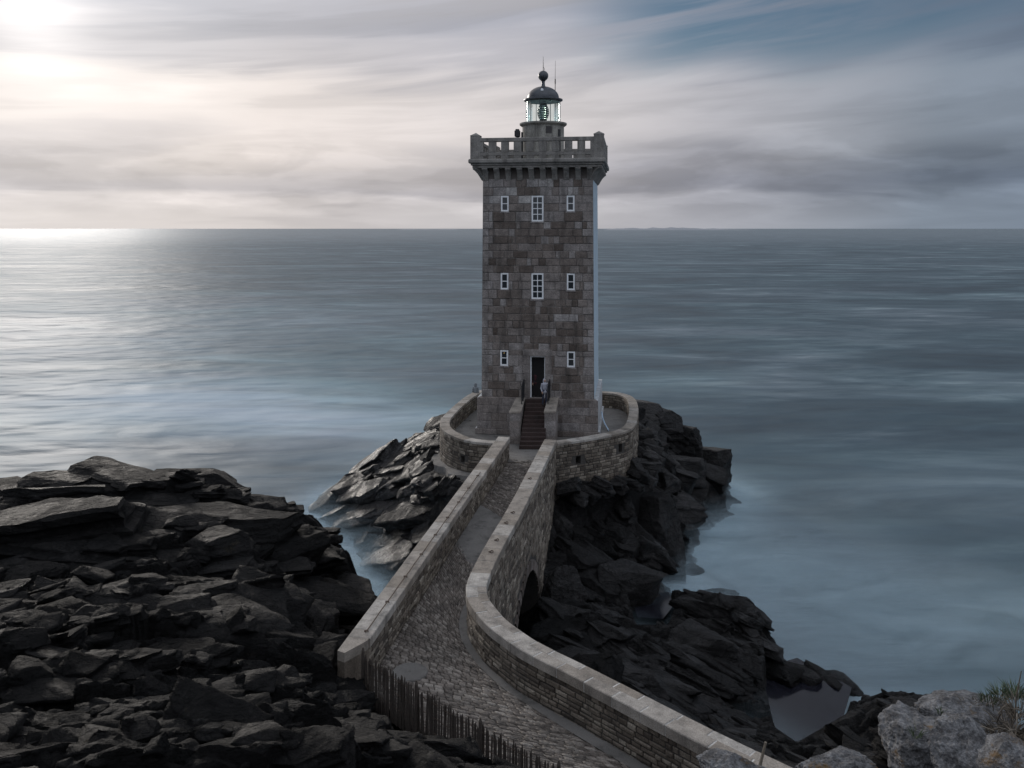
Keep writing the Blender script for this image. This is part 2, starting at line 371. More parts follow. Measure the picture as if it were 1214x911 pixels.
# islet, left flank
for a in [(505,522,50),(520,535,47.5),(470,541,52),(430,557,55),(388,576,57.2),(385,594,56.9),(440,590,51.5),(480,580,49.5),(480,635,46),(430,640,48.5),(430,662,47.2),(470,686,43.4),(520,600,45),(545,572,44),(500,655,44),(540,556,44)]: P_(*a)
C += [(-12,52.5,-.8),(-10.5,49,-1.2),(-9,44.5,-1),(-7.4,42,-1),(-14.5,57,-1.5),(-11,61,-2),(-5,59,3),(0,61.5,2.5),(-4,64,-2),(3,60,5.5),(-4.6,45.5,6.2),(-4.7,48.5,6.3),(-3.8,53,6.2),(-2.5,42.2,6.1)]
# islet, right flank
for a in [(690,566,43.5),(740,566,46.5),(765,545,50),(775,492,60),(800,503,60.5),(815,522,60.5),(846,541,60.5),(860,572,59.8),(820,590,54),(800,560,53),(770,600,48),(812,625,49.5),(795,672,44.8),(700,610,44.2),(740,640,44),(660,600,42.4),(690,650,42.8),(770,655,43.8)]: P_(*a)
C += [(9.8,45.5,-.8),(12.6,50.5,-1.2),(16.5,57,-1.2),(18,62,-2.5),(12,65,-2),(7.6,56,6),(8,51,5.4),(6,43.4,5.9),(3.4,42,6.2),(5.5,58,5.8),(7.6,42.6,.2)]
C += [(-20,55,-5),(-18,66,-5),(0,70,-5),(22,48,-5),(24,58,-5),(20,68,-5),(-34,52,-5),(28,40,-5),(30,12,2)]
CA = np.array(C)
def _rbf():
    X = CA[:, :2]; D = np.sqrt(((X[:,None]-X[None])**2).sum(-1))
    n = len(X); A = np.zeros((n+3,n+3)); A[:n,:n] = D + np.eye(n)*-.12; A[:n,n] = 1; A[:n,n+1:] = X; A[n,:n] = 1; A[n+1:,:n] = X.T
    return np.linalg.solve(A, np.r_[CA[:,2],0,0,0])
RB = _rbf()
def base_h(x, y):
    out = np.zeros(x.shape)
    n = len(CA)
    for i in range(n): out += RB[i]*np.sqrt((x-CA[i,0])**2 + (y-CA[i,1])**2)
    return out + RB[n] + RB[n+1]*x + RB[n+2]*y

def seg_dist(x, y, poly):
    d = np.full(x.shape, 1e9)
    for (ax,ay),(bx,by) in zip(poly[:-1], poly[1:]):
        vx, vy = bx-ax, by-ay; t = np.clip(((x-ax)*vx+(y-ay)*vy)/(vx*vx+vy*vy), 0, 1)
        d = np.minimum(d, np.hypot(x-ax-t*vx, y-ay-t*vy))
    return d
def inside(x, y, poly):
    r = np.zeros(x.shape, bool); n = len(poly)
    for i in range(n):
        (x1,y1),(x2,y2) = poly[i], poly[(i+1)%n]
        c = ((y1 > y) != (y2 > y)) & (x < (x2-x1)*(y-y1)/((y2-y1) if abs(y2-y1) > 1e-9 else 1e-9) + x1)
        r ^= c
    return r

RW_IN = [(1.66,42.0),(1.07,38.6),(-.156,31.4),(-.63,29.1),(-1.02,27.0),(-1.26,25.5),(-1.33,24.65),(-1.24,23.9),(-1.05,23.3),(-.68,22.4),(-.26,21.75),(.15,21.15),(.58,20.67),(1.18,20.08),(1.88,19.34),(2.89,18.25),(3.96,17.1),(5.2,15.9),(6.4,14.75),(7.6,13.6)]
LW_IN = [(-.13,42.5),(-1.3,35.6),(-2.47,28.7),(-3.2,24.4),(-3.67,21.6)]
FENCE = [(-3.74,21.12),(-3.2,20.55),(-2.1,19.45),(-1.0,18.35),(.2,17.3),(.74,16.8),(1.7,15.9),(2.9,14.75),(4.2,13.5)]
PATH_AREA = RW_IN + FENCE[::-1] + LW_IN[::-1]
TERR = [(-.8,41.75),(-2.26,42.25),(-3.1,43.4),(-3.75,44.8),(-3.98,46.3),(-3.9,48),(-3.5,50.6),(-2.85,54.0),(-2.2,55.6),(-.9,56.2),(2,56.0),(4.6,55.5),(6.4,55.1),(7.3,54.5),(7.75,53.0),(7.5,50),(7.05,47.4),(6.6,45.4),(5.9,44.1),(4.5,43.1),(3.4,42.4),(2.0,41.65)]

def height(x, y):
    wx = x + .7*fbm(x*.22, y*.22, 5) + .06*fbm(x*1.3, y*1.3, 9, 3); wy = y + .7*fbm(x*.22+9, y*.22, 6) + .06*fbm(x*1.3+4, y*1.3, 8, 3)
    b = base_h(x, y)
    isl = np.clip((y-38)/4, 0, 1)*np.clip((9-x)/4, 0, 1)
    k = np.clip((y-7)/8, .35, 1)
    A = 1.15*facet(wx,wy,4.6,2.2,R(12),11,.45,(.25,-.35),.25) + .62*facet(wx,wy,2.0,.95,R(18),21,.5,(.2,-.3),.3) + .30*facet(wx,wy,.85,.42,R(8),31,.5,(0,-.2),.3) + .12*facet(wx,wy,.36,.2,R(25),41,.5)
    B = 1.25*facet(wx,wy,6.0,1.7,R(127),51,.5,(.15,.45),.3) + .6*facet(wx,wy,2.6,.8,R(131),61,.5,(.1,.3),.3) + .26*facet(wx,wy,1.0,.38,R(122),71,.5) + .11*facet(wx,wy,.4,.2,R(120),81,.5)
    h = b - .22 + .55*k*(A*(1-isl) + B*isl) + .18*fbm(x*.9,y*.9,91) + .05*fbm(x*5,y*5,95,3)
    # the walkway, its walls and the terrace are cut into the rock
    dp = np.minimum(seg_dist(x,y,RW_IN), seg_dist(x,y,LW_IN+FENCE))
    ins = inside(x,y,PATH_AREA); dd = np.where(ins, 0, dp)
    h = np.where(ins, np.minimum(h, 6.75), h)
    h = np.where(dd < .75, np.minimum(h, 6.75 + np.clip((dd-.55)*3.0, 0, 9)*(y<23)), h)
    rw = seg_dist(x,y,RW_IN[9:]);  h = np.where((rw < 1.6) & (~ins), np.minimum(h, 6.6 + (rw-.6)*.3), h)
    ch = seg_dist(x,y,[(6.0,44.9),(8,44.5),(10,44.8)]); h = np.where(ch < 1.5, np.minimum(h, -.4 + np.clip((ch-.7)*4, 0, 9)), h)
    dt = seg_dist(x,y,TERR+TERR[:1]); it = inside(x,y,TERR)
    h = np.where(it, np.where(dt > .35, 6.8, 5.4), h)
    for pl, (_, pz) in zip(POOLXY, POOLS): h = np.where(inside(x,y,pl), np.minimum(h, pz-.15), h)
    h = np.where((~it) & (dt < 2.0), np.minimum(h, 6.3 + dt*.12), h)
    kt = np.clip((dt-.2)/.4, 0, 1); kt = kt*kt*(3-2*kt); h = np.where((~it) & (dt < 1.1) & (dd > .7), h*kt + (1-kt)*np.clip(base_h(x,y)-.1, 5.3, 6.2), h)
    px = CX + F*x/np.maximum(y,1); row = np.interp(px, [905,918,945,980,1004,1016], [800,858,876,856,842,800]); m_ = (px > 905) & (px < 1016) & (y > 20) & (y < 33.4)
    h = np.where(m_, np.minimum(h, CAMZ - (row-HY)*y/F - .12), h)
    row = np.interp(px, [744,754,792,806], [704,738,738,704]); m_ = (px > 744) & (px < 806) & (y > 31) & (y < 38.2)
    h = np.where(m_, np.minimum(h, CAMZ - (row-HY)*y/F - .1), h)
    # keep the view lines over the path, its wall and the boulders' ledge open
    lim = CAMZ - .66*y
    h = np.where((x > .75) & (y < 17) & (y > 3), np.minimum(h, np.maximum(lim - .35, 6.0)), h)
    return h

def n3(x, y, z, seed):
    iz = np.floor(z); f = z-iz; f = f*f*(3-2*f)
    return vnoise(x+iz*37.3, y+iz*71.9, seed)*(1-f) + vnoise(x+(iz+1)*37.3, y+(iz+1)*71.9, seed)*f
_tmpl = {}
def cube_grid(n):
    if n in _tmpl: return _tmpl[n]
    idx = {}; V = []; Q = []
    def vid(p):
        if p not in idx: idx[p] = len(V); V.append(p)
        return idx[p]
    for ax in range(3):
        for sgn in (0, n):
            for i in range(n):
                for j in range(n):
                    q = []
                    for a, b in ((i,j),(i+1,j),(i+1,j+1),(i,j+1)):
                        p = [0,0,0]; p[ax] = sgn; p[(ax+1)%3] = a; p[(ax+2)%3] = b; q.append(vid(tuple(p)))
                    Q.append(q if sgn else q[::-1])
    _tmpl[n] = (np.array(V)/n*2.0-1, np.array(Q)); return _tmpl[n]
def slab_points(rg, n, size, rough=.07, jit=.30, cuts=4):
    """a quarried-looking block of bedrock: jittered hexahedron, a few broken corners, chipped faces"""
    V, Q = cube_grid(n); W = np.array([[rg.uniform(-jit,jit) for _ in range(3)] for _ in range(8)])
    t = (V+1)/2; p = V.copy()
    for c in range(8):
        w = np.ones(len(V))
        for a in range(3): w = w*(t[:,a] if (c>>a)&1 else 1-t[:,a])
        p += w[:,None]*W[c]
    r6 = (np.abs(p)**8).sum(1)**.125; p *= (.75 + .25/np.maximum(r6,.2)*np.abs(p).max(1))[:,None]
    for _ in range(cuts):
        d = np.array([rg.choice((-1,1))*rg.uniform(.3,1), rg.choice((-1,1))*rg.uniform(.3,1), rg.uniform(-.2,1)]); d /= np.linalg.norm(d)
        e = p@d - rg.uniform(.75,1.1); p -= np.where(e>0, e, 0)[:,None]*d
    p = p*np.array(size); o = [rg.uniform(0,200) for _ in range(3)]; L = max(size)
    # thin beds: each layer is broken off at its own line
    lay = np.floor(p[:,2]/(size[2]*.36) + .5*n3(p[:,0]*1.5/L+o[0],p[:,1]*1.5/L+o[1],p[:,2]*0,7)); ly = h2(lay, lay*0+3, int(o[0]*50)) - .5
    lz = h2(lay, lay*0+9, int(o[1]*50)) - .5
    p[:,0] *= 1+.16*ly; p[:,1] *= 1+.22*lz
    for f, a in ((1.6/L, rough*L*1.1), (4.5/L, rough*L*.8), (11/L, rough*L*.35)):
        q = [p[:,i]*f + o[i] for i in range(3)]
        # chips and ledges follow the flat of the bed
        p = p + np.stack([n3(q[0],q[1],q[2]*2.5,1), n3(q[0],q[1],q[2]*2.5,2), .6*n3(q[0],q[1],q[2]*1.4,3)], 1)*a
    return p, Q
def frame(e1, e3, rg, j=.16):
    e1 = Vector(e1) + Vector((rg.gauss(0,j),rg.gauss(0,j),rg.gauss(0,j*.6))); e3 = Vector(e3) + Vector((rg.gauss(0,j),rg.gauss(0,j),0))
    e1.normalize(); e3 = (e3 - e1*e3.dot(e1)).normalized(); e2 = e3.cross(e1); return np.array([e1,e2,e3])
POOLS = [([(905,792),(945,780),(1010,815),(1000,850),(960,885),(915,872)], .45), ([(752,722),(762,706),(792,702),(800,716),(786,734),(756,732)], 1.45)]
POOLXY = [[gp(px,py,z) for px,py in p] for p, z in POOLS]
# (columns, nearer than, highest row a loose block may reach): keeps the pools and the paling fence in view
VIEWS = [([-300,-60,25,95,130,190,235,270,320,380,405,430,445],[570,567,558,558,544,561,549,571,587,594,622,660,700],39),([960,1000,1045,1080,1140,1190],[802,806,818,826,834,840],33),([385,400,471,538,596,626,660],[800,826,853,872,880,903,930],21.5),([905,930,945,980,1012],[850,872,880,856,840],33.2),([748,800],[738,738],36.8)]
def slabs(region, count, smin, smax, flat, e1, e3, seed, tint, j=.16, sink=.3, keep=None, long=1.6, gmin=-.4):
    rg = random.Random(seed); nr = np.random.RandomState(seed); out = []; x0,x1,y0,y1 = region; N = count*5
    X = nr.uniform(x0,x1,N); Y = nr.uniform(y0,y1,N); Rr = np.minimum(smin*(smax/smin)**(nr.rand(N)**1.7), .048*Y)
    if keep is not None: k = keep(X,Y); X, Y, Rr = X[k], Y[k], Rr[k]
    ok = ~(inside(X,Y,PATH_AREA) | inside(X,Y,TERR))
    ok &= np.minimum(seg_dist(X,Y,RW_IN), seg_dist(X,Y,LW_IN)) > .62 + Rr*.8
    ok &= seg_dist(X,Y,FENCE) > .25 + Rr*.75
    ok &= seg_dist(X,Y,TERR+TERR[:1]) > .1 + Rr*.75
    for p in POOLXY: ok &= ~inside(X,Y,p) & (seg_dist(X,Y,p+p[:1]) > Rr*.7)
    X, Y, Rr = X[ok], Y[ok], Rr[ok]; G = height(X,Y)
    for x, y, r, g in zip(X,Y,Rr,G):
        if len(out) >= count: break
        if g < gmin: continue
        sz = (r*rg.uniform(1.0,long), r*rg.uniform(.6,1.0), r*rg.uniform(*flat)); dz = sz[2]*(rg.uniform(-.55,.25)-sink*.3)
        if x > .7 and y < 17 and g + sz[2] > CAMZ - .68*y: continue
        px = CX+F*x/y; py = HY+F*(CAMZ-g-dz-sz[2]*1.25)/y; bad = False
        for cx_, cy_, far in VIEWS:
            if y < far and cx_[0] < px+F*sz[0]/y and px-F*sz[0]/y < cx_[-1] and py < max(np.interp(px,cx_,cy_), np.interp(px-F*sz[0]*.8/y,cx_,cy_), np.interp(px+F*sz[0]*.8/y,cx_,cy_)): bad = True
        pyc = HY+F*(CAMZ-g-dz)/y; e = px+F*sz[0]*.9/y
        if x > 3 and y > 41 and e > np.interp(pyc,[485,505,522,541,572,600,640,690],[790,806,822,850,864,838,814,794]): continue
        if x > 3 and 30 < y <= 41 and pyc < 835 and e > np.interp(pyc,[690,704,715,735,770,800,835],[775,812,855,910,938,928,918]): continue
        if bad: continue
        p, Q = slab_points(rg, (15 if y < 24 else 11) if r > .4 else 8 if r > .22 else 5, sz)
        p = p @ frame(e1,e3,rg,j) + np.array([x,y,g+dz])
        vx = CX+F*p[:,0]/p[:,1]; vy = HY+F*(CAMZ-p[:,2])/p[:,1]
        if any(y < far and ((vx > c_[0]) & (vx < c_[-1]) & (vy < np.interp(vx,c_,r_)-4)).any() for c_, r_, far in VIEWS): continue
        out.append((p, Q, tint(rg,x,y)))
    return out
def terrain(name, x0, x1, y0, y1, res, blocks, base_t):
    nx, ny = int((x1-x0)/res)+1, int((y1-y0)/res)+1
    gx, gy = np.meshgrid(np.linspace(x0,x1,nx), np.linspace(y0,y1,ny))
    z = height(gx, gy)
    V = np.stack([gx.ravel(), gy.ravel(), z.ravel()], 1)
    i = np.arange(nx*ny).reshape(ny, nx)
    q = np.stack([i[:-1,:-1], i[:-1,1:], i[1:,1:], i[1:,:-1]], -1).reshape(-1,4)
    q = q[(V[q,2].max(1) > -.5)]
    used = np.zeros(len(V), bool); used[q.ravel()] = True
    mp = np.cumsum(used)-1; V = V[used]; q = mp[q]
    VV, QQ, TT = [V], [q], [np.array([base_t(*V[f[0],:2]) for f in q]) if callable(base_t) else np.full(len(q), base_t)]
    b = len(V)
    for p, Q, t in blocks:
        VV.append(p); QQ.append(Q+b); TT.append(np.full(len(Q), t)); b += len(p)
    V = np.concatenate(VV); q = np.concatenate(QQ); T_ = np.concatenate(TT)
    me = bpy.data.meshes.new(name)
    me.vertices.add(len(V)); me.vertices.foreach_set('co', V.astype(np.float32).ravel())
    me.loops.add(q.size); me.loops.foreach_set('vertex_index', q.astype(np.int32).ravel())
    me.polygons.add(len(q)); me.polygons.foreach_set('loop_start', np.arange(0,q.size,4,dtype=np.int32))
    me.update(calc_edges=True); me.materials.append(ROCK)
    at = me.attributes.new('tint','FLOAT','FACE'); at.data.foreach_set('value', T_.astype(np.float32))
    o = bpy.data.objects.new(name, me); COL.objects.link(o)
    return tag(o, kind='structure')
HT = lambda rg,x,y: rg.uniform(.0,.17)
E1H, E3H = (1,.15,-.03), (-.08,-.16,1)
hb  = slabs((-32,2,25,36), 420, .3, 1.9, (.22,.42), E1H, (-.12,-.08,1), 1, HT, .14, long=2.0)
hb += slabs((-24,2,9.5,26), 820, .2, .85, (.2,.42), E1H, E3H, 2, HT, .2)
hb += slabs((-15,0,9.5,20), 700, .10, .42, (.3,.6), E1H, E3H, 3, HT, .28)
hb += slabs((-22,0,18,35), 700, .12, .45, (.25,.6), E1H, E3H, 13, HT, .25)
rg_ = random.Random(79)
for k_ in range(22):
    x_, y_ = (rg_.uniform(-5.3,-4.45), rg_.uniform(19.6,21.2)) if k_%2 else (rg_.uniform(-4.6,-3.95), rg_.uniform(19.9,20.6)); r_ = rg_.uniform(.25,.5)
    p, Q = slab_points(rg_, 12, (r_*1.3,r_*.8,r_*.6)); hb.append((p @ frame(E1H,E3H,rg_,.25) + np.array([x_,y_,(7.0 if k_%2 else 7.3)+rg_.uniform(-.3,.3)]), Q, rg_.uniform(0,.25)))
terrain('rocky_headland', -34, 2.0, 9, 37, .07, hb, .07)
terrain('foreground_ground', -15, 14, -3, 9.0, .07, slabs((-9,9,4.5,9), 70, .2, .6, (.3,.6), E1H, E3H, 4, HT, .25), .28)
E1S, E3S = (.74,-.66,-.10), (.25,.30,.9)
sb  = slabs((2,20,20,37), 330, .3, 1.5, (.2,.45), E1S, E3S, 5, lambda rg,x,y: rg.uniform(.12,.6), .15, long=2.0)
sb += slabs((2,20,20,37), 420, .13, .45, (.3,.6), E1S, E3S, 6, lambda rg,x,y: rg.uniform(.1,.5), .25)
rg_ = random.Random(77)
for px_, py_, w_, h_ in ((928,786,30,20),(950,791,38,18),(976,799,40,18),(1002,806,40,18),(1016,822,36,26)):
    q_ = cp(px_,py_,34.2); p, Q = slab_points(rg_, 9, (w_*.034*.6, .5, h_*.034*.5)); sb.append((p @ frame(E1S,(0,0,1),rg_,.12) + np.array([q_[0],q_[1],q_[2]-.32]), Q, rg_.uniform(.1,.4)))
terrain('rock_shelf', 2.0, 27, 9, 37, .08, sb, .28)
E1L, E3L = (-.60,.72,-.34), (-.50,-.28,.82)
left = lambda x,y: x < .5
tl = lambda rg,x,y: rg.uniform(.45,1.05)
ib  = slabs((-15,.5,42,60), 230, .35, 1.4, (.3,.6), E1L, E3L, 7, tl, .09, keep=left, long=3.4, gmin=.1)
ib += slabs((-15,.5,42,60), 200, .18, .5, (.3,.6), E1L, E3L, 8, tl, .16, keep=left, long=2.8, gmin=.1)
rg_ = random.Random(78)
for k_ in range(26):
    t_ = k_/25; x_ = np.interp(t_,[0,.3,.6,1],[-2.3,-3.6,-4.5,-4.9]); y_ = np.interp(t_,[0,.3,.6,1],[41.5,42.3,44.0,47.5])
    p, Q = slab_points(rg_, 9, (rg_.uniform(.45,.8),rg_.uniform(.3,.5),rg_.uniform(.22,.4))); ib.append((p @ frame(E1L,E3L,rg_,.2) + np.array([x_+rg_.uniform(-.35,.1),y_+rg_.uniform(-.3,.3),5.72-.25*t_+rg_.uniform(-.35,.12)]), Q, rg_.uniform(.4,.8)))
tr = lambda rg,x,y: rg.uniform(.15,.65)
rg_ = random.Random(80); TP = [Vector((*q_,0)) for q_ in TERR[11:]]
for a_, b_ in zip(TP[:-1], TP[1:]):
    d_ = (b_-a_); L_ = d_.length; n_ = Vector((-d_.y,d_.x,0))/L_      # away from the terrace
    for k_ in range(int(L_*5)):
        q_ = a_.lerp(b_, rg_.random()) + n_*rg_.uniform(.15,1.0); r_ = rg_.uniform(.18,.5)
        if min(seg_dist(np.array([q_.x]),np.array([q_.y]),RW_IN)[0], 9) < .7+r_: continue
        p, Q = slab_points(rg_, 9, (r_*1.3,r_*.8,r_*.6)); ib.append((p @ frame((.7,-.6,-.2),(.3,-.1,.9),rg_,.3) + np.array([q_.x,q_.y,5.75+rg_.uniform(-.4,.25)]), Q, rg_.uniform(.2,.8)))
ib += slabs((.5,18,37,62), 330, .35, 1.6, (.4,.9), (.7,-.6,-.3), (.35,-.1,.9), 9, tr, .3)
ib += slabs((.5,18,37,62), 420, .16, .5, (.4,.9), (.7,-.6,-.3), (.35,-.1,.9), 10, tr, .35)
terrain('rock_islet', -18, 22, 37, 67, .085, ib, lambda x,y: .28 + .4*max(0,min(1,(2-x)/4)))

# ------------------------------------------------------------------ sea
def sea():
    g = 1.10
    def axis(lo, hi, st):
        a = list(np.arange(lo, hi+1e-6, st)); d = st; p = hi; up = []
        while p < 45000: d *= g; p += d; up.append(p)
        d = st; p = lo; dn = []
        while p > -45000: d *= g; p -= d; dn.append(p)
        return np.array(dn[::-1]+a+up)
    xs, ys = axis(-34,34,.4), axis(14,74,.4)
    gx, gy = np.meshgrid(xs, ys)
    nearx = (gx > -40) & (gx < 40) & (gy > 5) & (gy < 80)
    land = np.zeros(gx.shape)
    land[nearx] = np.clip(base_h(gx[nearx], gy[nearx])*.6 + .75, 0, 1)
    def blur(a, r):
        for ax in (0,1):
            k = np.ones(2*r+1)/(2*r+1); a = np.apply_along_axis(lambda m: np.convolve(m, k, 'same'), ax, a)
        return a
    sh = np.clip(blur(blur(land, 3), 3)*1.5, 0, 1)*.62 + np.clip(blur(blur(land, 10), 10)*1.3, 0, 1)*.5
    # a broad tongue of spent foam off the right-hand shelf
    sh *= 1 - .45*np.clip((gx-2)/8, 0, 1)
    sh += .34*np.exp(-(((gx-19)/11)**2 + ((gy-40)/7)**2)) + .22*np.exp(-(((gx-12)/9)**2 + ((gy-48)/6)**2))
    ny, nx = gx.shape; i = np.arange(nx*ny).reshape(ny,nx)
    q = np.stack([i[:-1,:-1], i[:-1,1:], i[1:,1:], i[1:,:-1]], -1).reshape(-1,4)
    V = np.stack([gx.ravel(), gy.ravel(), np.zeros(gx.size)], 1)
    me = bpy.data.meshes.new('sea'); me.vertices.add(len(V)); me.vertices.foreach_set('co', V.astype(np.float32).ravel())
    me.loops.add(q.size); me.loops.foreach_set('vertex_index', q.astype(np.int32).ravel())
    me.polygons.add(len(q)); me.polygons.foreach_set('loop_start', np.arange(0,q.size,4,dtype=np.int32)); me.update(calc_edges=True)
    at = me.attributes.new('shore','FLOAT','POINT'); at.data.foreach_set('value', (sh*(1+.25*(gx<0)) + .22*np.exp(-(((gx+65)/60)**2 + ((gy-150)/75)**2)) + .72*np.exp(-(((gx+34)/20)**2 + ((gy-92)/15)**2)) + .58*np.exp(-(((gx+14)/14)**2 + ((gy-80)/10)**2)) + .16*np.exp(-(((gx-30)/24)**2 + ((gy-60)/9)**2))).ravel().astype(np.float32))  # foam patches; left ones made paler to paint in the weaker sun gleam
    me.polygons.foreach_set('use_smooth', np.ones(len(q), bool))
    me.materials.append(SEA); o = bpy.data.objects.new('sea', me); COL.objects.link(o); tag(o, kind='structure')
    # spray averaged by the long exposure: a thin bank of mist hugging the rocks, in veils from the water up
    shf = sh.ravel(); k = (shf[q].max(1) > .12) & (np.abs(V[q,0]).max(1) < 36) & (V[q,1].max(1) < 76) & (V[q,1].min(1) > 12)
    qq = q[k]; used = np.unique(qq); mp = np.zeros(len(V), int); mp[used] = np.arange(len(used)); VV, QQ, DD = [], [], []
    nl = 7
    for i in range(nl):
        zz_ = .06 + .16*i + .012*i*i; w = V[used].copy(); w[:,2] = zz_ + .10*fbm(w[:,0]*.35+i, w[:,1]*.35, 40+i, 2)
        VV.append(w); QQ.append(mp[qq] + i*len(used)); DD.append(np.clip(shf[used]-.10, 0, 1)*math.exp(-i*.38)*np.clip(seg_dist(V[used,0], V[used,1], [(10.3,33.8),(13,31),(16,27)])/2-1.1, 0, 1))
    W = np.concatenate(VV); Q2 = np.concatenate(QQ); mm = bpy.data.meshes.new('sea_mist')
    mm.vertices.add(len(W)); mm.vertices.foreach_set('co', W.astype(np.float32).ravel()); mm.loops.add(Q2.size); mm.loops.foreach_set('vertex_index', Q2.astype(np.int32).ravel())
    mm.polygons.add(len(Q2)); mm.polygons.foreach_set('loop_start', np.arange(0,Q2.size,4,dtype=np.int32)); mm.update(calc_edges=True)
    at = mm.attributes.new('shore','FLOAT','POINT'); at.data.foreach_set('value', np.concatenate(DD).astype(np.float32)); mm.polygons.foreach_set('use_smooth', np.ones(len(Q2), bool))
    mt_ = NT('spray_mist'); mt_.n.remove(mt_.b); nz = mt_.noise(1.0, 5, .6, 1.0, vec=mt_.coord((.22,.42,.8), (0,0,R(-20))))
    al = mt_.math('MINIMUM', mt_.math('MULTIPLY', mt_.attr('shore'), mt_.ramp(nz, [(.34,0.0),(.62,.62)])), .5)
    tr = mt_.new('ShaderNodeBsdfTransparent'); df = mt_.new('ShaderNodeBsdfDiffuse'); df.inputs[0].default_value = (.46,.59,.66,1); mx = mt_.new('ShaderNodeMixShader')
    mt_.link(al, mx.inputs[0]); mt_.link(tr.outputs[0], mx.inputs[1]); mt_.link(df.outputs[0], mx.inputs[2]); mt_.link(mx.outputs[0], mt_.out.inputs[0])
    mm.materials.append(mt_.mat); om = bpy.data.objects.new('sea_mist', mm); COL.objects.link(om); tag(om, 'pale long exposure mist lying on the sea around the rocks', 'mist', kind='stuff')
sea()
def pool(pts, z):
    m = MB(); v = [(*gp(px,py,z), z) for px,py in pts]; m.add(v, [tuple(range(len(v)))[::-1]])
    tag(m.build('tide_pool', POOL), kind='structure')
for p, z in POOLS: pool(p, z)
def island(x0, x1, Y, hts):
    m = MB(); n = len(hts)
    for i, h in enumerate(hts):
        X = x0 + (x1-x0)*i/(n-1)
        m.v += [(X,Y-300,-1),(X,Y-80,h*.8),(X,Y+200,h),(X,Y+900,-1)]
    for i in range(n-1):
        for k in range(3):
            a = i*4+k; m.f.append([a,a+4,a+5,a+1]); m.t.append(.5); m.m.append(0)
    tag(m.build('distant_island', plain('far_land', (.26,.28,.31), .9), smooth=True), kind='structure')
rn = random.Random(3)
island(1000, 2600, 9000, [0]+[14+rn.uniform(-6,9)+10*math.sin(i/16*math.pi) for i in range(18)]+[9,7,6,5,3,0])
island(-1350, -650, 10000, [0]+[5+rn.uniform(-3,5) for _ in range(12)]+[0])

# ------------------------------------------------------------------ path geometry helpers
class Poly:
    def __init__(s, pts, smooth=2):
        p = [Vector((*q,0)) for q in pts]
        for _ in range(smooth):
            n = [p[0]]
            for a, b in zip(p[:-1], p[1:]): n += [a.lerp(b,.25), a.lerp(b,.75)]
            p = n + [p[-1]]
        s.p = p; s.d = [0]
        for a, b in zip(p[:-1], p[1:]): s.d.append(s.d[-1]+(b-a).length)
        s.L = s.d[-1]; s._d = np.array(s.d)
    def at(s, t):
        i = int(np.clip(np.searchsorted(s._d, t)-1, 0, len(s.p)-2))
        f = (t-s.d[i])/max(1e-9, s.d[i+1]-s.d[i])
        return s.p[i].lerp(s.p[i+1], f)
    def tan(s, t):
        return (s.at(min(s.L,t+.12))-s.at(max(0,t-.12))).normalized()
    def off(s, t, o):            # o > 0 to the right of travel
        d = s.tan(t); return s.at(t) + Vector((d.y,-d.x,0))*o

def ribbon(mb, poly, o0, o1, z0, z1, t0=0, t1=None, step=.25, t=.5, m=0, z0f=None):
    """a solid wall core following poly between two offsets"""
    t1 = poly.L if t1 is None else t1; n = max(2, int((t1-t0)/step)+1); V = []
    for i in range(n):
        s = t0+(t1-t0)*i/(n-1); a, b = poly.off(s,o0), poly.off(s,o1); zb = z0f(s) if z0f else z0
        V += [(a.x,a.y,zb),(b.x,b.y,zb),(b.x,b.y,z1),(a.x,a.y,z1)]
    fs = []
    for i in range(n-1):
        for k in range(4): fs.append((i*4+k, i*4+(k+1)%4, i*4+4+(k+1)%4, i*4+4+k))
    fs += [(3,2,1,0), tuple((n-1)*4+k for k in range(4))]
    if o1 > o0: fs = [f[::-1] for f in fs]
    mb.add(V, [f[::-1] for f in fs], t, m)

def facing(mb, poly, o, side, z0, z1, t0=0, t1=None, hr=(.09,.17), lr=(.16,.5), rng=None, skip=None, zlow=None, depth=(.015,.05)):
    """rubble masonry on the face at offset o, side=+1 faces right of travel; every stone is modelled"""
    rng = rng or random.Random(1); t1 = poly.L if t1 is None else t1; z = z0
    def P(u, zz, d):
        q = poly.off(min(max(u,0),poly.L), o + side*d); return (q.x,q.y,zz)
    while z < z1-.04:
        h = min(rng.uniform(*hr), z1-z)
        if z1-z-h < .06: h = z1-z
        u = t0
        while u < t1-.02:
            l = min(rng.uniform(*lr), t1-u)
            if t1-u-l < .1: l = t1-u
            if not (skip and skip(u,u+l,z,z+h)) and not (zlow and z+h < zlow(u+l/2)):
                Q = P if side > 0 else P
                b = len(mb.f)
                mb.cell(Q, u, u+l, z, z+h, rng.uniform(*depth), gap=.009, ch=.018, t=rng.betavariate(1.7,2.2), jit=.011, rng=rng)
                if side < 0:
                    pass
                else:
                    for k in range(b, len(mb.f)): mb.f[k] = mb.f[k][::-1]
            u += l
        z += h

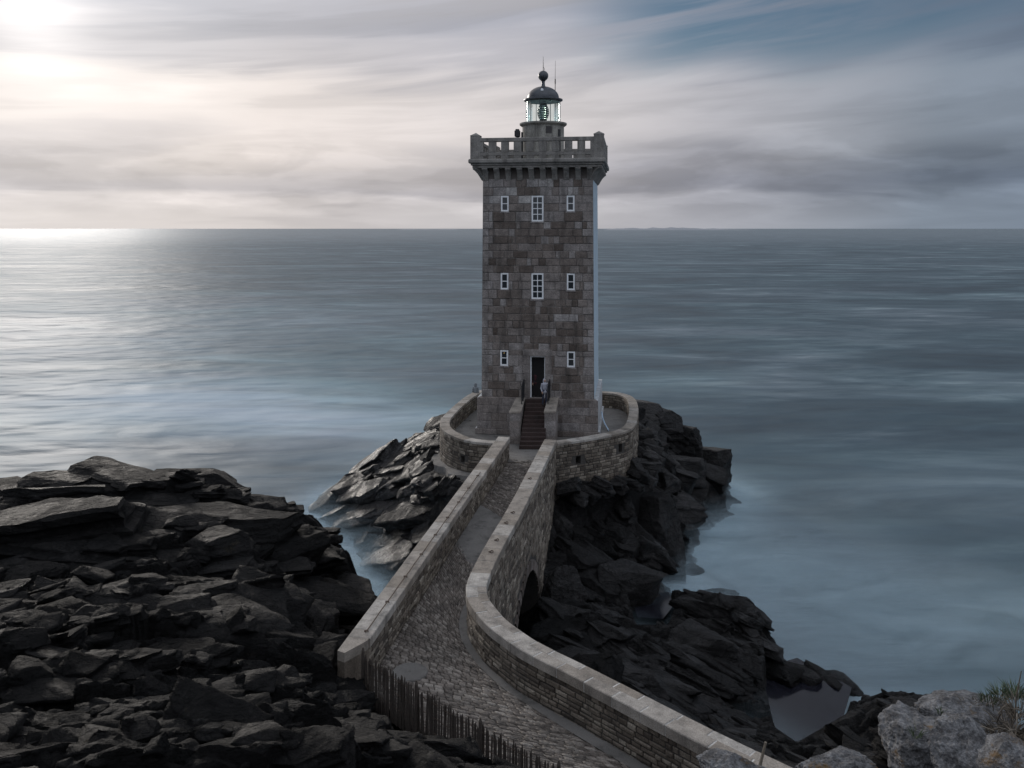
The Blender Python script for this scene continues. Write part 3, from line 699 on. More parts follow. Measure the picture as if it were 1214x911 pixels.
def coping(mb, poly, o0, o1, z0, z1, t0=0, t1=None, lr=(.7,1.2), rng=None, rows=1, gap=.012, wob=.004):
    rng = rng or random.Random(2); t1 = poly.L if t1 is None else t1
    edges = [o0 + (o1-o0)*r/rows for r in range(rows+1)]
    if rows == 2: edges[1] = o0 + (o1-o0)*.56
    for r in range(rows):
        u = t0 - (rng.uniform(0,.4) if r else 0)
        a0, a1 = edges[r] + (gap/2 if r else 0), edges[r+1] - (gap/2 if r < rows-1 else 0)
        while u < t1-.02:
            l = min(rng.uniform(*lr), t1-u)
            if t1-u-l < .25: l = t1-u
            s0, s1 = max(u,t0)+gap/2, u+l-gap/2; ss = [s0, s0+.018] + [s0+(s1-s0)*q/max(1,int((s1-s0)/.25)) for q in range(1,max(1,int((s1-s0)/.25)))] + [s1-.018, s1]; n = len(ss)
            dz = rng.uniform(-wob,wob); tt = rng.random(); c = .018
            if s1-s0 < .08: u += l; continue
            V = []
            for i in range(n):
                s = ss[i]; e = c if i in (0,n-1) else 0
                for oo, zz in ((a0,z0),(a1,z0),(a1,z1+dz-c),(a1-math.copysign(c,a1-a0),z1+dz),(a0+math.copysign(c,a1-a0),z1+dz),(a0,z1+dz-c)):
                    q = poly.off(s,oo); V.append((q.x,q.y,zz - (e*.33 if zz > z1-.015 else 0)))
            fs = []
            for i in range(n-1):
                for k in range(6): fs.append((i*6+k, i*6+6+k, i*6+6+(k+1)%6, i*6+(k+1)%6))
            fs += [tuple(range(6)), tuple((n-1)*6+k for k in range(6))[::-1]]
            if a1 < a0: fs = [f[::-1] for f in fs]
            mb.add(V, fs, tt, 0); u += l

def rehull(o):
    """consistent outward normals"""
    import bmesh
    bm = bmesh.new(); bm.from_mesh(o.data); bmesh.ops.recalc_face_normals(bm, faces=bm.faces); bm.to_mesh(o.data); bm.free(); return o

# ------------------------------------------------------------------ walkway
RW = Poly(RW_IN); LW = Poly(LW_IN, 1); FN = Poly(FENCE, 1); TW = Poly(TERR, 2)
# centre line frame of the walkway: pair points of the right wall with the left edge
LEFT = Poly([(-.13,42.5),(-1.3,35.6),(-2.47,28.7),(-3.2,24.4),(-3.6,22.2),(-3.75,21.5),(-3.3,20.75),(-2.1,19.55),(-1.0,18.45),(.2,17.4),(1.7,16.0),(2.9,14.85),(4.2,13.6)], 2)
NP = 160
pairs = []
for i in range(NP+1):
    f = i/NP
    # arc-length pairing with a bend correction so that rows stay across the path
    a = LEFT.at(LEFT.L*min(1, f)); 
    pairs.append(a)
def nearest_on(poly, p):
    best = min(poly.p, key=lambda q: (q-p).length); return best
def across(s, t):
    """point on the path: s along the left edge, t from 0 (left) to 1 (right wall)"""
    i = min(NP-1, max(0, int(s*NP))); f = s*NP-i
    return ROWL[i].lerp(ROWL[i+1], f).lerp(ROWR[i].lerp(ROWR[i+1], f), t)
ROWL = [LEFT.at(LEFT.L*i/NP) for i in range(NP+1)]
KEY = [(0,0),(LEFT.L*.36,15.0),(LEFT.L*.52,19.0),(LEFT.L*.62,22.3),(LEFT.L*.74,26.0),(LEFT.L,RW.L-.6)]
def lerpkey(x):
    for (a,b),(c,d) in zip(KEY[:-1],KEY[1:]):
        if x <= c+1e-6: return b+(d-b)*(x-a)/(c-a)
    return KEY[-1][1]
ROWR = [RW.at(min(RW.L, lerpkey(LEFT.L*i/NP))) for i in range(NP+1)]
m = MB()
for i in range(NP):
    n = 8
    for k in range(n):
        a, b = k/n, (k+1)/n
        q = [ROWL[i].lerp(ROWR[i],a), ROWL[i].lerp(ROWR[i],b), ROWL[i+1].lerp(ROWR[i+1],b), ROWL[i+1].lerp(ROWR[i+1],a)]
        m.add([(p.x,p.y,6.955) for p in q], [(3,2,1,0)])
tag(m.build('path_bed', EARTH), kind='structure')
m = MB(); rng = random.Random(11)
s = 0.0
LT = LEFT.L
while s < 1:
    rowh = rng.uniform(.105,.15); s2 = s + rowh/LT
    # true row depth at mid-width
    mid = (across(min(1,s),.5)-across(min(1,s2),.5)).length
    if mid > 1e-4: s2 = s + (rowh/LT)*min(2.5, max(.45, rowh/mid))
    if s2 >= 1: break
    A, B = across(s,0), across(s,1); w = (B-A).length; ym = across(s,.5).y
    smooth_slab = 29.6 < ym < 34.2
    t = rng.uniform(-.05,0)*.5; gut = .60/w if ym < 27.2 else 0.04/w
    while t < 1-gut-.01 and not smooth_slab:
        l = rng.uniform(.15,.30)/w; t2 = min(1-gut, t+l); ta = max(t, .0)
        if (t2-ta)*w > .05:
            g = .008
            c = [across(s,ta),across(s,t2),across(s2,t2),across(s2,ta)]
            ce = (c[0]+c[1]+c[2]+c[3])/4
            o1 = [p.lerp(ce,.10) + Vector((rng.uniform(-g,g),rng.uniform(-g,g),0)) for p in c]
            o2 = [p.lerp(ce,.24) for p in o1]; o3 = [p.lerp(ce,.55) for p in o1]
            h = rng.uniform(.022,.055); dz = [rng.uniform(-.007,.007) for _ in range(4)]
            V = [(p.x,p.y,6.93) for p in o1] + [(p.x,p.y,6.955+h*.55) for p in o1] + [(p.x,p.y,6.955+h*.9+d) for p,d in zip(o2,dz)] + [(p.x,p.y,6.955+h+d) for p,d in zip(o3,dz)]
            ring = lambda a, b: [(a+i, b+i, b+(i+1)%4, a+(i+1)%4) for i in range(4)]
            fs = ring(0,4)+ring(4,8)+ring(8,12)+[(15,14,13,12)]
            m.add(V, fs, rng.betavariate(2,2.2))
        t = t2
    s = s2
o = tag(rehull(m.build('cobbled_path', COBBLE, smooth=True)), kind='structure')
m = MB()
def strip(t0, t1, y_lo, y_hi, z, tt):
    for i in range(NP):
        a = ROWL[i].lerp(ROWR[i],.5)
        if not (y_lo < a.y < y_hi): continue
        w = (ROWR[i]-ROWL[i]).length; w2 = (ROWR[i+1]-ROWL[i+1]).length
        f0, f1 = t0(w), t1(w); g0, g1 = t0(w2), t1(w2)
        q = [ROWL[i].lerp(ROWR[i],f0), ROWL[i].lerp(ROWR[i],f1), ROWL[i+1].lerp(ROWR[i+1],g1), ROWL[i+1].lerp(ROWR[i+1],g0)]
        m.add([(p.x,p.y,z) for p in q], [(3,2,1,0)], tt)
strip(lambda w: 1-.61/w, lambda w: 1+.02/w, 0, 27.4, 6.985, .4)
strip(lambda w: 0, lambda w: 1, 29.4, 34.4, 6.99, .55)
tag(m.build('concrete_paving', CONCRETE), kind='structure')

# ------------------------------------------------------------------ bridge and parapet walls
ZT, ZC = 8.10, 7.86
ARC_C, ARC_R, ARC_Z = None, 3.45, 1.72
# arch centre as arc length along the right wall (offset .5 = outer face)
best = min((abs((RW.off(t,-.5)).y-32.55), t) for t in np.linspace(0,RW.L,800)); ARC_C = best[1]
def arch_z(u):
    d = abs(u-ARC_C)
    return ARC_Z + math.sqrt(ARC_R**2-d*d) if d < ARC_R else None
def ring_skip(u0,u1,z0,z1):
    for u in (u0,u1,(u0+u1)/2):
        for z in (z0,z1):
            if z < ARC_Z:
                if abs(u-ARC_C) < ARC_R+.02: return True
            elif math.hypot(u-ARC_C, z-ARC_Z) < ARC_R+.42: return True
    return False
# right of travel for RW (travelling from tower towards camera, i.e. -Y) is -X, so the outer (east) face has negative offset
br = empty('stone_bridge', (0,32.5,1.7), label='stone arch bridge carrying the walkway over the dark gully to the lighthouse rock', cat='bridge')
off = Vector((0,32.5,1.7))
class Loc:
    pass
def build_rel(mb, name, mats, root, **kw):
    """build with vertices given in world space under a root that sits elsewhere"""
    o = mb.build(name, mats, root, **kw)
    o.matrix_parent_inverse = (Matrix.Translation(root.location) @ Matrix.Rotation(root.rotation_euler.z, 4, 'Z')).inverted()
    return o
m = MB(); N = 48; us = [ARC_C+ARC_R*math.cos(math.pi*i/N) for i in range(N+1)]
prev = None
lw_u = lambda u: LW.L*min(1,max(0,u/20.9))
def both(u, z):
    a = RW.off(u,-.53); b = LW.off(LW.L*(42.5-a.y-(-.0))/20.9 if True else 0, .53); return (a.x,a.y,z),(b.x,b.y,z)
for i in range(N+1):
    z = ARC_Z+ARC_R*math.sin(math.pi*i/N); a, b = both(us[i], z)
    m.v += [a,b]
    if i: k = 2*i; m.f.append([k-2,k-1,k+1,k]); m.t.append(.3); m.m.append(0)
for e in (0,N):
    a, b = both(us[e], ARC_Z); a2, b2 = both(us[e], -1.5)
    m.add([a,b,b2,a2], [(0,1,2,3)], .3)
build_rel(m, 'vault', [MORTAR_DARK], br)
m = MB()  # spandrel fill behind the facing, under the deck
uu = [t for t in np.arange(.0, 17.6, .2)]
def zb(u): 
    z = arch_z(u); return -1.5 if z is None else z+.02
for u0, u1 in zip(uu[:-1], uu[1:]):
    for sgn in (0,1):
        a, b = both(u0,0)[sgn], both(u1,0)[sgn]
        m.add([(a[0],a[1],zb(u0)),(b[0],b[1],zb(u1)),(b[0],b[1],6.9),(a[0],a[1],6.9)], [(0,1,2,3)], .3)
build_rel(m, 'spandrel', [MORTAR_DARK], br)
m = MB(); rng = random.Random(5); nv = 27
for i in range(nv):
    a0, a1 = math.pi*i/nv+.012, math.pi*(i+1)/nv-.012
    d = rng.uniform(.05,.07); V = []
    for dd in (-.05, d):
        for r_, a in ((ARC_R+.0,a0),(ARC_R+.0,a1),(ARC_R+.40,a1),(ARC_R+.40,a0)):
            q = RW.off(ARC_C+r_*math.cos(a), -.53-dd); V.append((q.x,q.y,ARC_Z+r_*math.sin(a)))
    m.add(V, [(0,1,2,3),(4,5,6,7)[::-1],(0,1,5,4),(1,2,6,5),(2,3,7,6),(3,0,4,7)], rng.random()*.5)
rehull(build_rel(m, 'arch_ring', [GRANITE], br))

def parapet(poly, sgn, name, label, seed, bridge_to, near_low, nrows):
    """sgn = -1 right wall (outer side left of travel), +1 left wall"""
    p0 = poly.at(poly.L*.5); root = empty(name, (p0.x,p0.y,7.0), label=label, cat='wall')
    o_in, o_out = 0.0, .53*sgn
    m = MB(); ribbon(m, poly, o_in+.03*sgn, o_out-.02*sgn, 5.6, ZC+.03, step=.2, t=.4); rehull(build_rel(m, 'wall_core', [MORTAR_DARK], root))
    rg = random.Random(seed)
    m = MB(); facing(m, poly, o_in+.03*sgn, -sgn, 6.9, ZC, rng=rg)
    rehull_side(build_rel(m, 'inner_facing', [RUBBLE, MORTAR_DARK], root))
    m = MB()
    sk = ring_skip if sgn < 0 else None
    facing(m, poly, o_out-.01*sgn, sgn, -.6, ZC, 0, bridge_to, hr=(.12,.22), lr=(.2,.6), rng=rg, skip=sk)
    if bridge_to < poly.L: facing(m, poly, o_out-.01*sgn, sgn, near_low, ZC, bridge_to, poly.L, hr=(.12,.2), lr=(.2,.6), rng=rg)
    rehull_side(build_rel(m, 'outer_facing', [RUBBLE, MORTAR_DARK], root))
    m = MB(); ribbon(m, poly, o_in-.025*sgn, o_out+.025*sgn, ZC, ZT-.009, step=.2, t=.5); rehull(build_rel(m, 'pointing', [JOINT if sgn < 0 else COPING], root))
    m = MB(); rg = random.Random(seed+3)
    if nrows == 1: coping(m, poly, o_in-.04*sgn, o_out+.04*sgn, ZC+.004, ZT, rng=rg)
    else:
        coping(m, poly, o_in-.04*sgn, o_out+.04*sgn, ZC+.004, ZT, 0, 17.5, rng=rg, gap=.008)
        coping(m, poly, o_in-.04*sgn, o_out+.04*sgn, ZC+.004, ZT, 17.5, poly.L, rng=rg, rows=2, gap=.036, lr=(.65,1.15))
    rehull(build_rel(m, 'coping', [COPING], root))
    return root
def rehull_side(o): return o
rwall = parapet(RW, -1, 'parapet_wall', 'long curved stone parapet with pale coping sweeping from right foreground to lighthouse', 21, 17.6, 4.0, 2)
lwall = parapet(LW, 1, 'parapet_wall', 'straight stone parapet with a thin cable clipped along its coping left of the walkway', 31, LW.L, 4, 1)
# squared end block of the left parapet
m = MB(); e0, e1 = LW.at(LW.L), LW.off(LW.L, .56); d = LW.tan(LW.L)
for zz0, zz1, mt in ((5.6,ZC,1),(ZC+.002,ZT,0)):
    k = .06 if mt == 0 else 0
    q = [e0-d*.0, e0+d*.12, e0+d*.75+Vector((-.35,0,0)), e1+d*.72, e1]
    m.add([(p.x,p.y,zz0) for p in q]+[(p.x,p.y,zz1) for p in q], [(4,3,2,1,0),(5,6,7,8,9)]+[(i,(i+1)%5,5+(i+1)%5,5+i) for i in range(5)], .35, mt)
rehull(build_rel(m, 'end_block', [COPING, RUBBLE], lwall))
# cable along the left coping
m = MB(); m.tube([LW.off(LW.L*i/40+.3*(i==0)-.25*(i==40), .17)+Vector((0,0,ZT+.03+.008*math.sin(i*1.9))) for i in range(12,41)], .014, 6); build_rel(m, 'cable', [RUST], lwall)
for i in range(9):
    u = LW.L*(.33+.66*i/8)-.1; m = MB(); p = LW.off(u,.17); t = LW.tan(u); n = Vector((t.y,-t.x,0))
    a = p+n*.045; b = p-n*.045
    m.tube([(a.x,a.y,ZT-.03),(a.x,a.y,ZT+.04),(b.x,b.y,ZT+.04),(b.x,b.y,ZT-.03)], .018, 6); build_rel(m, 'clip', [RUST], lwall)
for px, py in ((628,568),(607.8,608.4),(600,620.7),(588.7,641),(582,655)):
    X, Y = gp(px,py,ZT); m = MB()
    m.tube([(X+.07*math.cos(a),Y+.07*math.sin(a),ZT+.02+.02*math.sin(a*2)) for a in np.linspace(0,5.9,12)], .014, 6); build_rel(m, 'iron_ring', [RUST], rwall)

# ------------------------------------------------------------------ terrace wall and floor
m = MB(); pts = [TW.off(TW.L*i/120, .25) for i in range(121)]
m.add([(p.x,p.y,6.99) for p in pts], [tuple(range(121))]); tag(m.build('terrace_floor', CONCRETE), kind='structure')
tw = empty('terrace_wall', (2,42,7), label='low rounded rubble wall ringing the terrace at the lighthouse foot', cat='wall')
ZW = 7.95
# travel runs clockwise seen from above -> right of travel is inwards
HOLES = []
for px in (524,548,686,736):
    bu = min((abs(CX+F*TW.at(t).x/TW.at(t).y-px) + (100 if TW.at(t).y > 48.5 else 0), t) for t in np.linspace(0,TW.L,900))[1]; HOLES.append(bu)
HZ = {0:(7.05,7.4),1:(6.75,7.1),2:(6.75,7.15),3:(6.9,7.35)}
def hole_skip(u0,u1,z0,z1):
    for k, b in enumerate(HOLES):
        if u1 > b-.17 and u0 < b+.17 and z1 > HZ[k][0] and z0 < HZ[k][1]: return True
    return False
m = MB(); segs = []; last = 0
for k, b in sorted(enumerate(HOLES), key=lambda q: q[1]):
    ribbon(m, TW, .02, .48, 4.3, ZW-.1, last, b-.15, .2)
    ribbon(m, TW, .02, .48, 4.3, HZ[k][0], b-.15, b+.15, .1); ribbon(m, TW, .02, .48, HZ[k][1], ZW-.1, b-.15, b+.15, .1)
    last = b+.15
ribbon(m, TW, .02, .48, 4.3, ZW-.1, last, TW.L, .2)
rehull(build_rel(m, 'wall_core', [MORTAR_DARK], tw))
m = MB(); rg = random.Random(8); facing(m, TW, .02, -1, 4.3, ZW-.12, hr=(.12,.2), lr=(.18,.5), rng=rg, skip=hole_skip); build_rel(m, 'outer_facing', [RUBBLE, MORTAR_DARK], tw)
m = MB(); facing(m, TW, .48, 1, 6.95, ZW-.12, rng=rg, hr=(.12,.2), lr=(.18,.5)); build_rel(m, 'inner_facing', [RUBBLE, MORTAR_DARK], tw)
m = MB(); coping(m, TW, -.02, .52, ZW-.12, ZW, rng=rg, lr=(.6,1.0), gap=.008); rehull(build_rel(m, 'coping', [COPING], tw))
# pale concrete apron at the foot of the terrace wall, left side
m = MB(); ap = [(-2.0,41.95),(-2.9,42.7),(-3.7,44.3),(-4.2,46.2),(-4.15,48.2)]; AP = Poly(ap,2); rg = random.Random(4)
n = 40; V = []
for i in range(n+1):
    u = AP.L*i/n; a = AP.off(u,.5); w_ = .22+.35*float(fbm(np.array([u*.9]),np.array([2.3]),3)[0]); b = AP.off(u,-w_); c = AP.off(u,-w_-.15)
    V += [(a.x,a.y,6.42-.008*i),(b.x,b.y,6.30-.008*i),(c.x,c.y,5.75-.01*i)]
m.add(V, [(i*3+k,i*3+k+1,i*3+4+k,i*3+3+k) for i in range(n) for k in (0,1)], .5); rehull(m.build('concrete_apron', APRON)); tag(bpy.data.objects['concrete_apron'], kind='structure')

# ------------------------------------------------------------------ lighthouse
LH = empty('lighthouse', (1.43,47.5,7.0), R(-8), label='square dark stone lighthouse tower with white windows and glazed lantern on top', cat='lighthouse')
HW = 3.19
def tap(z): return 1 - .0017*(z-9)
D0 = 6.38                                    # depth of the tower
W_, Z_ = lambda p: (p-637.5)*.0475*1.01, None
def zz(py, Y=47.5): return CAMZ-(py-HY)*Y/F
OPEN = {'door':(-.43,.43,9.05,11.42)}
WIN = []
for cx_, w, t, b in ((-1.90,.47,416,435),(1.90,.47,416,435),(-1.90,.47,324,344),(1.90,.47,324,344),(0.0,.71,324,355),(-1.90,.47,232,251),(1.90,.47,231.5,251),(0.0,.71,232,263)):
    WIN.append((cx_-w/2, cx_+w/2, round(zz(b),2), round(zz(t),2)))
rects = [OPEN['door']] + WIN
cuts = sorted(set([9.05,21.40]+[round(r[2],2) for r in rects]+[round(r[3],2) for r in rects]))
cl = [cuts[0]]
for c in cuts[1:]:
    if c-cl[-1] > .06: cl.append(c)
cuts = cl
def snap(z): return min(cuts, key=lambda c: abs(c-z))
rects = [(a,b,snap(c),snap(d)) for a,b,c,d in rects]
rows = []
for a, b in zip(cuts[:-1], cuts[1:]):
    n = max(1, round((b-a)/.42)); rows += [(a+(b-a)*i/n, a+(b-a)*(i+1)/n) for i in range(n)]
rng = random.Random(17)
m = MB()
Pf = lambda u, z, d: (u*tap(z), -d + (HW*(1-tap(z))), z-7.0)
for ri, (z0, z1) in enumerate(rows):
    zc = (z0+z1)/2; iv = [(-HW,HW)]
    for (a,b,c,d) in rects:
        if c < zc < d:
            nv = []
            for (p,q) in iv:
                if b <= p or a >= q: nv.append((p,q)); continue
                if a-p > .02: nv.append((p,a))
                if q-b > .02: nv.append((b,q))
            iv = nv
    for (p,q) in iv:
        u = p; first = True; lst = []
        while u < q-1e-6:
            l = rng.uniform(.42,.98) if rng.random() < .6 else rng.uniform(.2,.45)
            if abs(u+HW) < 1e-6: l = (.62,.36)[ri%2]
            if q == HW and q-u-l < (.36,.62)[ri%2]+.15:
                rest = q-u; qn = (.36,.62)[ri%2]
                if rest-qn > .2: lst.append((u,q-qn)); lst.append((q-qn,q))
                else: lst.append((u,q))
                break
            if q-u-l < .22: l = q-u
            lst.append((u,u+l)); u += l
        for (a,b) in lst:
            quoin = a <= -HW+1e-6 or b >= HW-1e-6
            by_open = any((abs(a-r_[1]) < .02 or abs(b-r_[0]) < .02) and r_[2]-.01 < zc < r_[3]+.3 for r_ in rects)
            tt = rng.uniform(.58,.78) if quoin else rng.uniform(.5,.75) if by_open else min(1,max(0,rng.gauss(.38,.16)))
            if rng.random() < .07 and not quoin: tt = rng.uniform(.62,.85)
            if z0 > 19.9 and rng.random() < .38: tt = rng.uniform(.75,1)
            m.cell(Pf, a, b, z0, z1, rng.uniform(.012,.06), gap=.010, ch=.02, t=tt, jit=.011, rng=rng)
# reveals of the openings
for (a,b,c,d) in rects:
    dep = .22
    p = lambda u,z,y: (u*tap(z), y + HW*(1-tap(z)), z-7)
    m.add([p(a,c,0),p(a,d,0),p(a,d,dep),p(a,c,dep)], [(0,1,2,3)], .6); m.add([p(b,c,0),p(b,c,dep),p(b,d,dep),p(b,d,0)], [(0,1,2,3)], .6)
    m.add([p(a,d,0),p(b,d,0),p(b,d,dep),p(a,d,dep)], [(0,1,2,3)], .5); m.add([p(a,c,0),p(a,c,dep),p(b,c,dep),p(b,c,0)], [(0,1,2,3)], .7)
m.build('front_wall', [GRANITE, MORTAR], LH)
m = MB()
zt, zb_ = 21.40, 9.05
def ring_pt(x, y, z): # local, tapered about the tower axis
    return (x*tap(z), HW+(y-HW)*tap(z), z-7)
for (xa,ya,xb,yb) in ((HW,.002,HW,D0),(HW,D0,-HW,D0),(-HW,D0,-HW,.002)):
    m.add([ring_pt(xa,ya,zb_),ring_pt(xb,yb,zb_),ring_pt(xb,yb,zt),ring_pt(xa,ya,zt)], [(0,1,2,3)], .5)
m.build('white_wall', [WHITEWALL], LH)
m = MB(); m.add([ring_pt(-HW,.30,9.05),ring_pt(HW,.30,9.05),ring_pt(HW,.30,21.4),ring_pt(-HW,.30,21.4)], [(0,1,2,3)]); 
m.build('inner_lining', [DARK], LH)
# windows
def window(i, r):
    a, b, c, d = r; f = .095; m = MB(); y = .005 + HW*(1-tap((c+d)/2))
    k = tap((c+d)/2); a *= k; b *= k; c -= 7; d -= 7
    m.cbox(a+.006,a+f,y,y+.07,c+.006,d-.006,.006); m.cbox(b-f,b-.006,y,y+.07,c+.006,d-.006,.006)
    m.cbox(a+f,b-f,y+.002,y+.068,d-f,d-.006,.006); m.cbox(a+f,b-f,y+.002,y+.068,c+.006,c+f,.006)
    ny = 2 if b-a < .6 else 4; nx = 1 if b-a < .6 else 2
    for q in range(1,ny):
        z = c+f+(d-c-2*f)*q/ny; m.cbox(a+f,b-f,y+.012,y+.056,z-.022,z+.022,.005)
    for q in range(1,nx):
        x = a+f+(b-a-2*f)*q/nx; m.cbox(x-.022,x+.022,y+.016,y+.052,c+f,d-f,.005)
    w = m.build('window', [WHITE], LH)
    p = MB(); p.box(a+f-.01,b-f+.01,y+.03,y+.036,c+f-.01,d-f+.01); p.build('pane', [PANE], w)
    s_ = MB(); s_.cbox(a-.05,b+.05,-.06+HW*(1-tap(c+7)),.10,c-.08,c-.002,.01,t=.75); s_.build('sill', [GRANITE], w)
    return w
ws = [window(i, r) for i, r in enumerate(rects[1:])]
em = bpy.data.materials.new('warm_lamp'); em.use_nodes = True
em.node_tree.nodes['Principled BSDF'].inputs['Emission Color'].default_value = (1,.62,.2,1); em.node_tree.nodes['Principled BSDF'].inputs['Emission Strength'].default_value = 2.2
m = MB(); r = rects[1]; m.ball(((r[0]+r[1])/2-.01, .085, r[3]-7-.17), .04, 8); m.build('lamp', [em], ws[0], smooth=True)
# door
a,b,c,d = rects[0]; c -= 7; d -= 7
m = MB(); m.cbox(a+.003,a+.085,.10,.2,c,d-.003,.008); m.cbox(b-.05,b-.003,.10,.2,c,d-.003,.008,.5); m.cbox(a+.085,b-.05,.105,.195,d-.09,d-.004,.008)
df = m.build('door_frame', [WHITE], LH)
m = MB(); m.add([(a,.24,c),(b,.24,c),(b,1.6,c),(a,1.6,c),(a,.24,d),(b,.24,d),(b,1.6,d),(a,1.6,d)], [(0,3,2,1),(4,5,6,7),(1,2,6,5),(0,4,7,3),(2,3,7,6)]); m.build('doorway_passage', [DARK], LH)
m = MB(); m.cbox(b-.05,b-.01,.25,1.05,c+.01,d-.1,.01)
dl = m.build('door_leaf', [plain('dark_door', (.03,.022,.022), .5)], LH)
m = MB(); m.tube([(b-.06,.95,c+1.05),(b-.11,.95,c+1.05),(b-.11,.85,c+1.05)], .012, 6); m.build('handle', [IRON], dl)
# dressed stone door surround, proud of the wall
m = MB(); rg = random.Random(2)
z = 9.05
while z < 11.38:
    h = min(rg.uniform(.34,.5), 11.42-z); h = 11.42-z if 11.42-z-h < .15 else h
    for sx in (-1,1):
        w = rg.uniform(.34,.42); x0, x1 = sorted((sx*.435, sx*(.435+w)))
        m.cbox(x0,x1,-.075,-.0,z-7+.004,z-7+h-.004,.012,t=rg.uniform(.55,.75))
    z += h
m.cbox(-.82,.82,-.08,0,11.42-7,11.78-7,.014,t=.66)
m.build('door_surround', [GRANITE], LH)
# plinth
PH = HW+.22
m = MB(); Pp = lambda u, z, dd: (u, -.22-dd-.0, z-7); rg = random.Random(23); z = 7.0
for h, e in ((.30,.10),(.44,0),(.44,0),(.44,0),(.40,0)):
    u = -PH-e
    while u < PH+e-1e-6:
        l = min(rg.uniform(.6,1.3), PH+e-u); l = PH+e-u if PH+e-u-l < .3 else l
        m.cell(lambda uu, z_, dd: (uu, -.22-e-dd, z_-7), u, u+l, z, z+h, rg.uniform(.02,.035), gap=.006, ch=.014, t=min(.9,max(.2,rg.gauss(.57,.12))), jit=.004, rng=rg); u += l
    z += h
m.box(-PH-.1,PH+.1,-.33,-.22,.298,.302,t=.6)
m.add([(-PH-.003,-.245,2.024),(PH+.003,-.245,2.024),(PH*.955,.0,2.07),(-PH*.955,.0,2.07)], [(0,1,2,3)], .5)
m.build('plinth', [GRANITE, MORTAR], LH)
m = MB()
for (x0,x1,y0,y1,z0,z1) in ((-PH,PH,-.215,D0+.22,0,2.02),(-PH-.1,PH+.1,-.315,D0+.32,0,.298)): m.box(x0,x1,y0,y1,z0,z1)
m.build('plinth_core', [plain('greywash_plinth', (.42,.43,.44), .85, scale=3, var=.35)], LH)
# gallery
T = tap(21.4)*HW; yc = HW
def ringbox(mb, half, z0, z1, inner=None, t=.5, ch=.02):
    if inner is None: mb.cbox(-half,half,yc-half,yc+half,z0-7,z1-7,ch,t)
m = MB(); ringbox(m, T+.52, 22.0, 22.14, t=.45); ringbox(m, T+.60, 22.143, 22.25, t=.5); ringbox(m, T+.72, 22.253, 22.50, t=.6, ch=.05)
m.build('gallery_ledge', [CORNICE], LH)
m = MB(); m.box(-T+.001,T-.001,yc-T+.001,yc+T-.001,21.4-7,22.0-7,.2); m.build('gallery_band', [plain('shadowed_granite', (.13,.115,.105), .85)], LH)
def corbel():
    mb = MB(); w = .15; prof = [(0,21.30),(.07,21.34),(.10,21.42),(.13,21.46),(.16,21.55),(.24,21.68),(.34,21.80),(.46,21.89),(.50,21.94),(.50,22.0),(0,22.0)]
    n = len(prof); V = [(-w,-y,z-7) for y,z in prof]+[(w,-y,z-7) for y,z in prof]
    mb.add(V, [tuple(range(n))[::-1], tuple(range(n,2*n))]+[(i,(i+1)%n,n+(i+1)%n,n+i) for i in range(n)], .55)
    return rehull(mb.build('corbel', [CORNICE], LH))
c0 = corbel(); first = True
NC = 10
for side in range(4):
    for k in range(NC):
        x = (-T+.17)+(2*T-.34)*k/(NC-1)
        if side in (1,3) and k == 0: pass
        ang = side*math.pi/2; lx = x*math.cos(ang) + T*math.sin(ang); ly = x*math.sin(ang) - T*math.cos(ang)
        loc = (lx, yc+ly, 0); rot = (0,0,ang)
        if first: c0.location = loc; c0.rotation_euler = rot; first = False
        else: copy_part(c0, LH, loc, rot)
# corner corbels on the diagonal
m = MB(); prof = [(0,21.30),(.10,21.36),(.2,21.5),(.36,21.7),(.55,21.86),(.70,21.94),(.70,22.0),(0,22.0)]; n = len(prof); w = .16
V = [(-w,-y,z-7) for y,z in prof]+[(w,-y,z-7) for y,z in prof]
m.add(V, [tuple(range(n))[::-1], tuple(range(n,2*n))]+[(i,(i+1)%n,n+(i+1)%n,n+i) for i in range(n)], .55)
cc = rehull(m.build('corner_corbel', [CORNICE], LH))
for side in range(4):
    ang = math.pi/4+side*math.pi/2; loc = (T*1.41*math.sin(ang)*.98, yc-T*1.41*math.cos(ang)*.98, 0)
    if side == 0: cc.location = loc; cc.rotation_euler = (0,0,ang)
    else: copy_part(cc, LH, loc, (0,0,ang))
# parapet of the gallery: base slots, panel, row of openings, top rail
PO = T+.60
def side_parapet():
    mb = MB(); L = PO-.52; th = .26; n = 9; pit = 2*L/n; ow = .29
    mb.cbox(-L,L,-PO,-PO+th,22.68-7,22.88-7,.012,t=.4)
    mb.cbox(-L,L,-PO-.03,-PO+th+.03,23.46-7,23.68-7,.025,t=.5)
    for k in range(n+1):
        x = -L+pit*k; w = (pit-ow)/2
        x0, x1 = max(-L,x-w), min(L,x+w)
        mb.cbox(x0,x1,-PO-.012,-PO+th+.012,22.88-7,23.46-7,.012,t=.45)
        mb.cbox(x0,x1,-PO+.004,-PO+th-.004,22.50-7,22.68-7,.008,t=.35)
    return mb.build('balustrade', [CORNICE], LH)
b0 = side_parapet(); b0.location = (0,yc,0)
for k in (1,2,3): copy_part(b0, LH, (0,yc,0), (0,0,k*math.pi/2))
def pier():
    mb = MB(); h = .28; mb.cbox(-h,h,-h,h,22.50-7,23.82-7,.015,t=.5)
    mb.add([(-h-.02,-h-.02,23.82-7),(h+.02,-h-.02,23.82-7),(h+.02,h+.02,23.82-7),(-h-.02,h+.02,23.82-7),(0,0,24.0-7)], [(0,1,4),(1,2,4),(2,3,4),(3,0,4),(3,2,1,0)], .5)
    return mb.build('corner_pier', [CORNICE], LH)
p0 = pier()
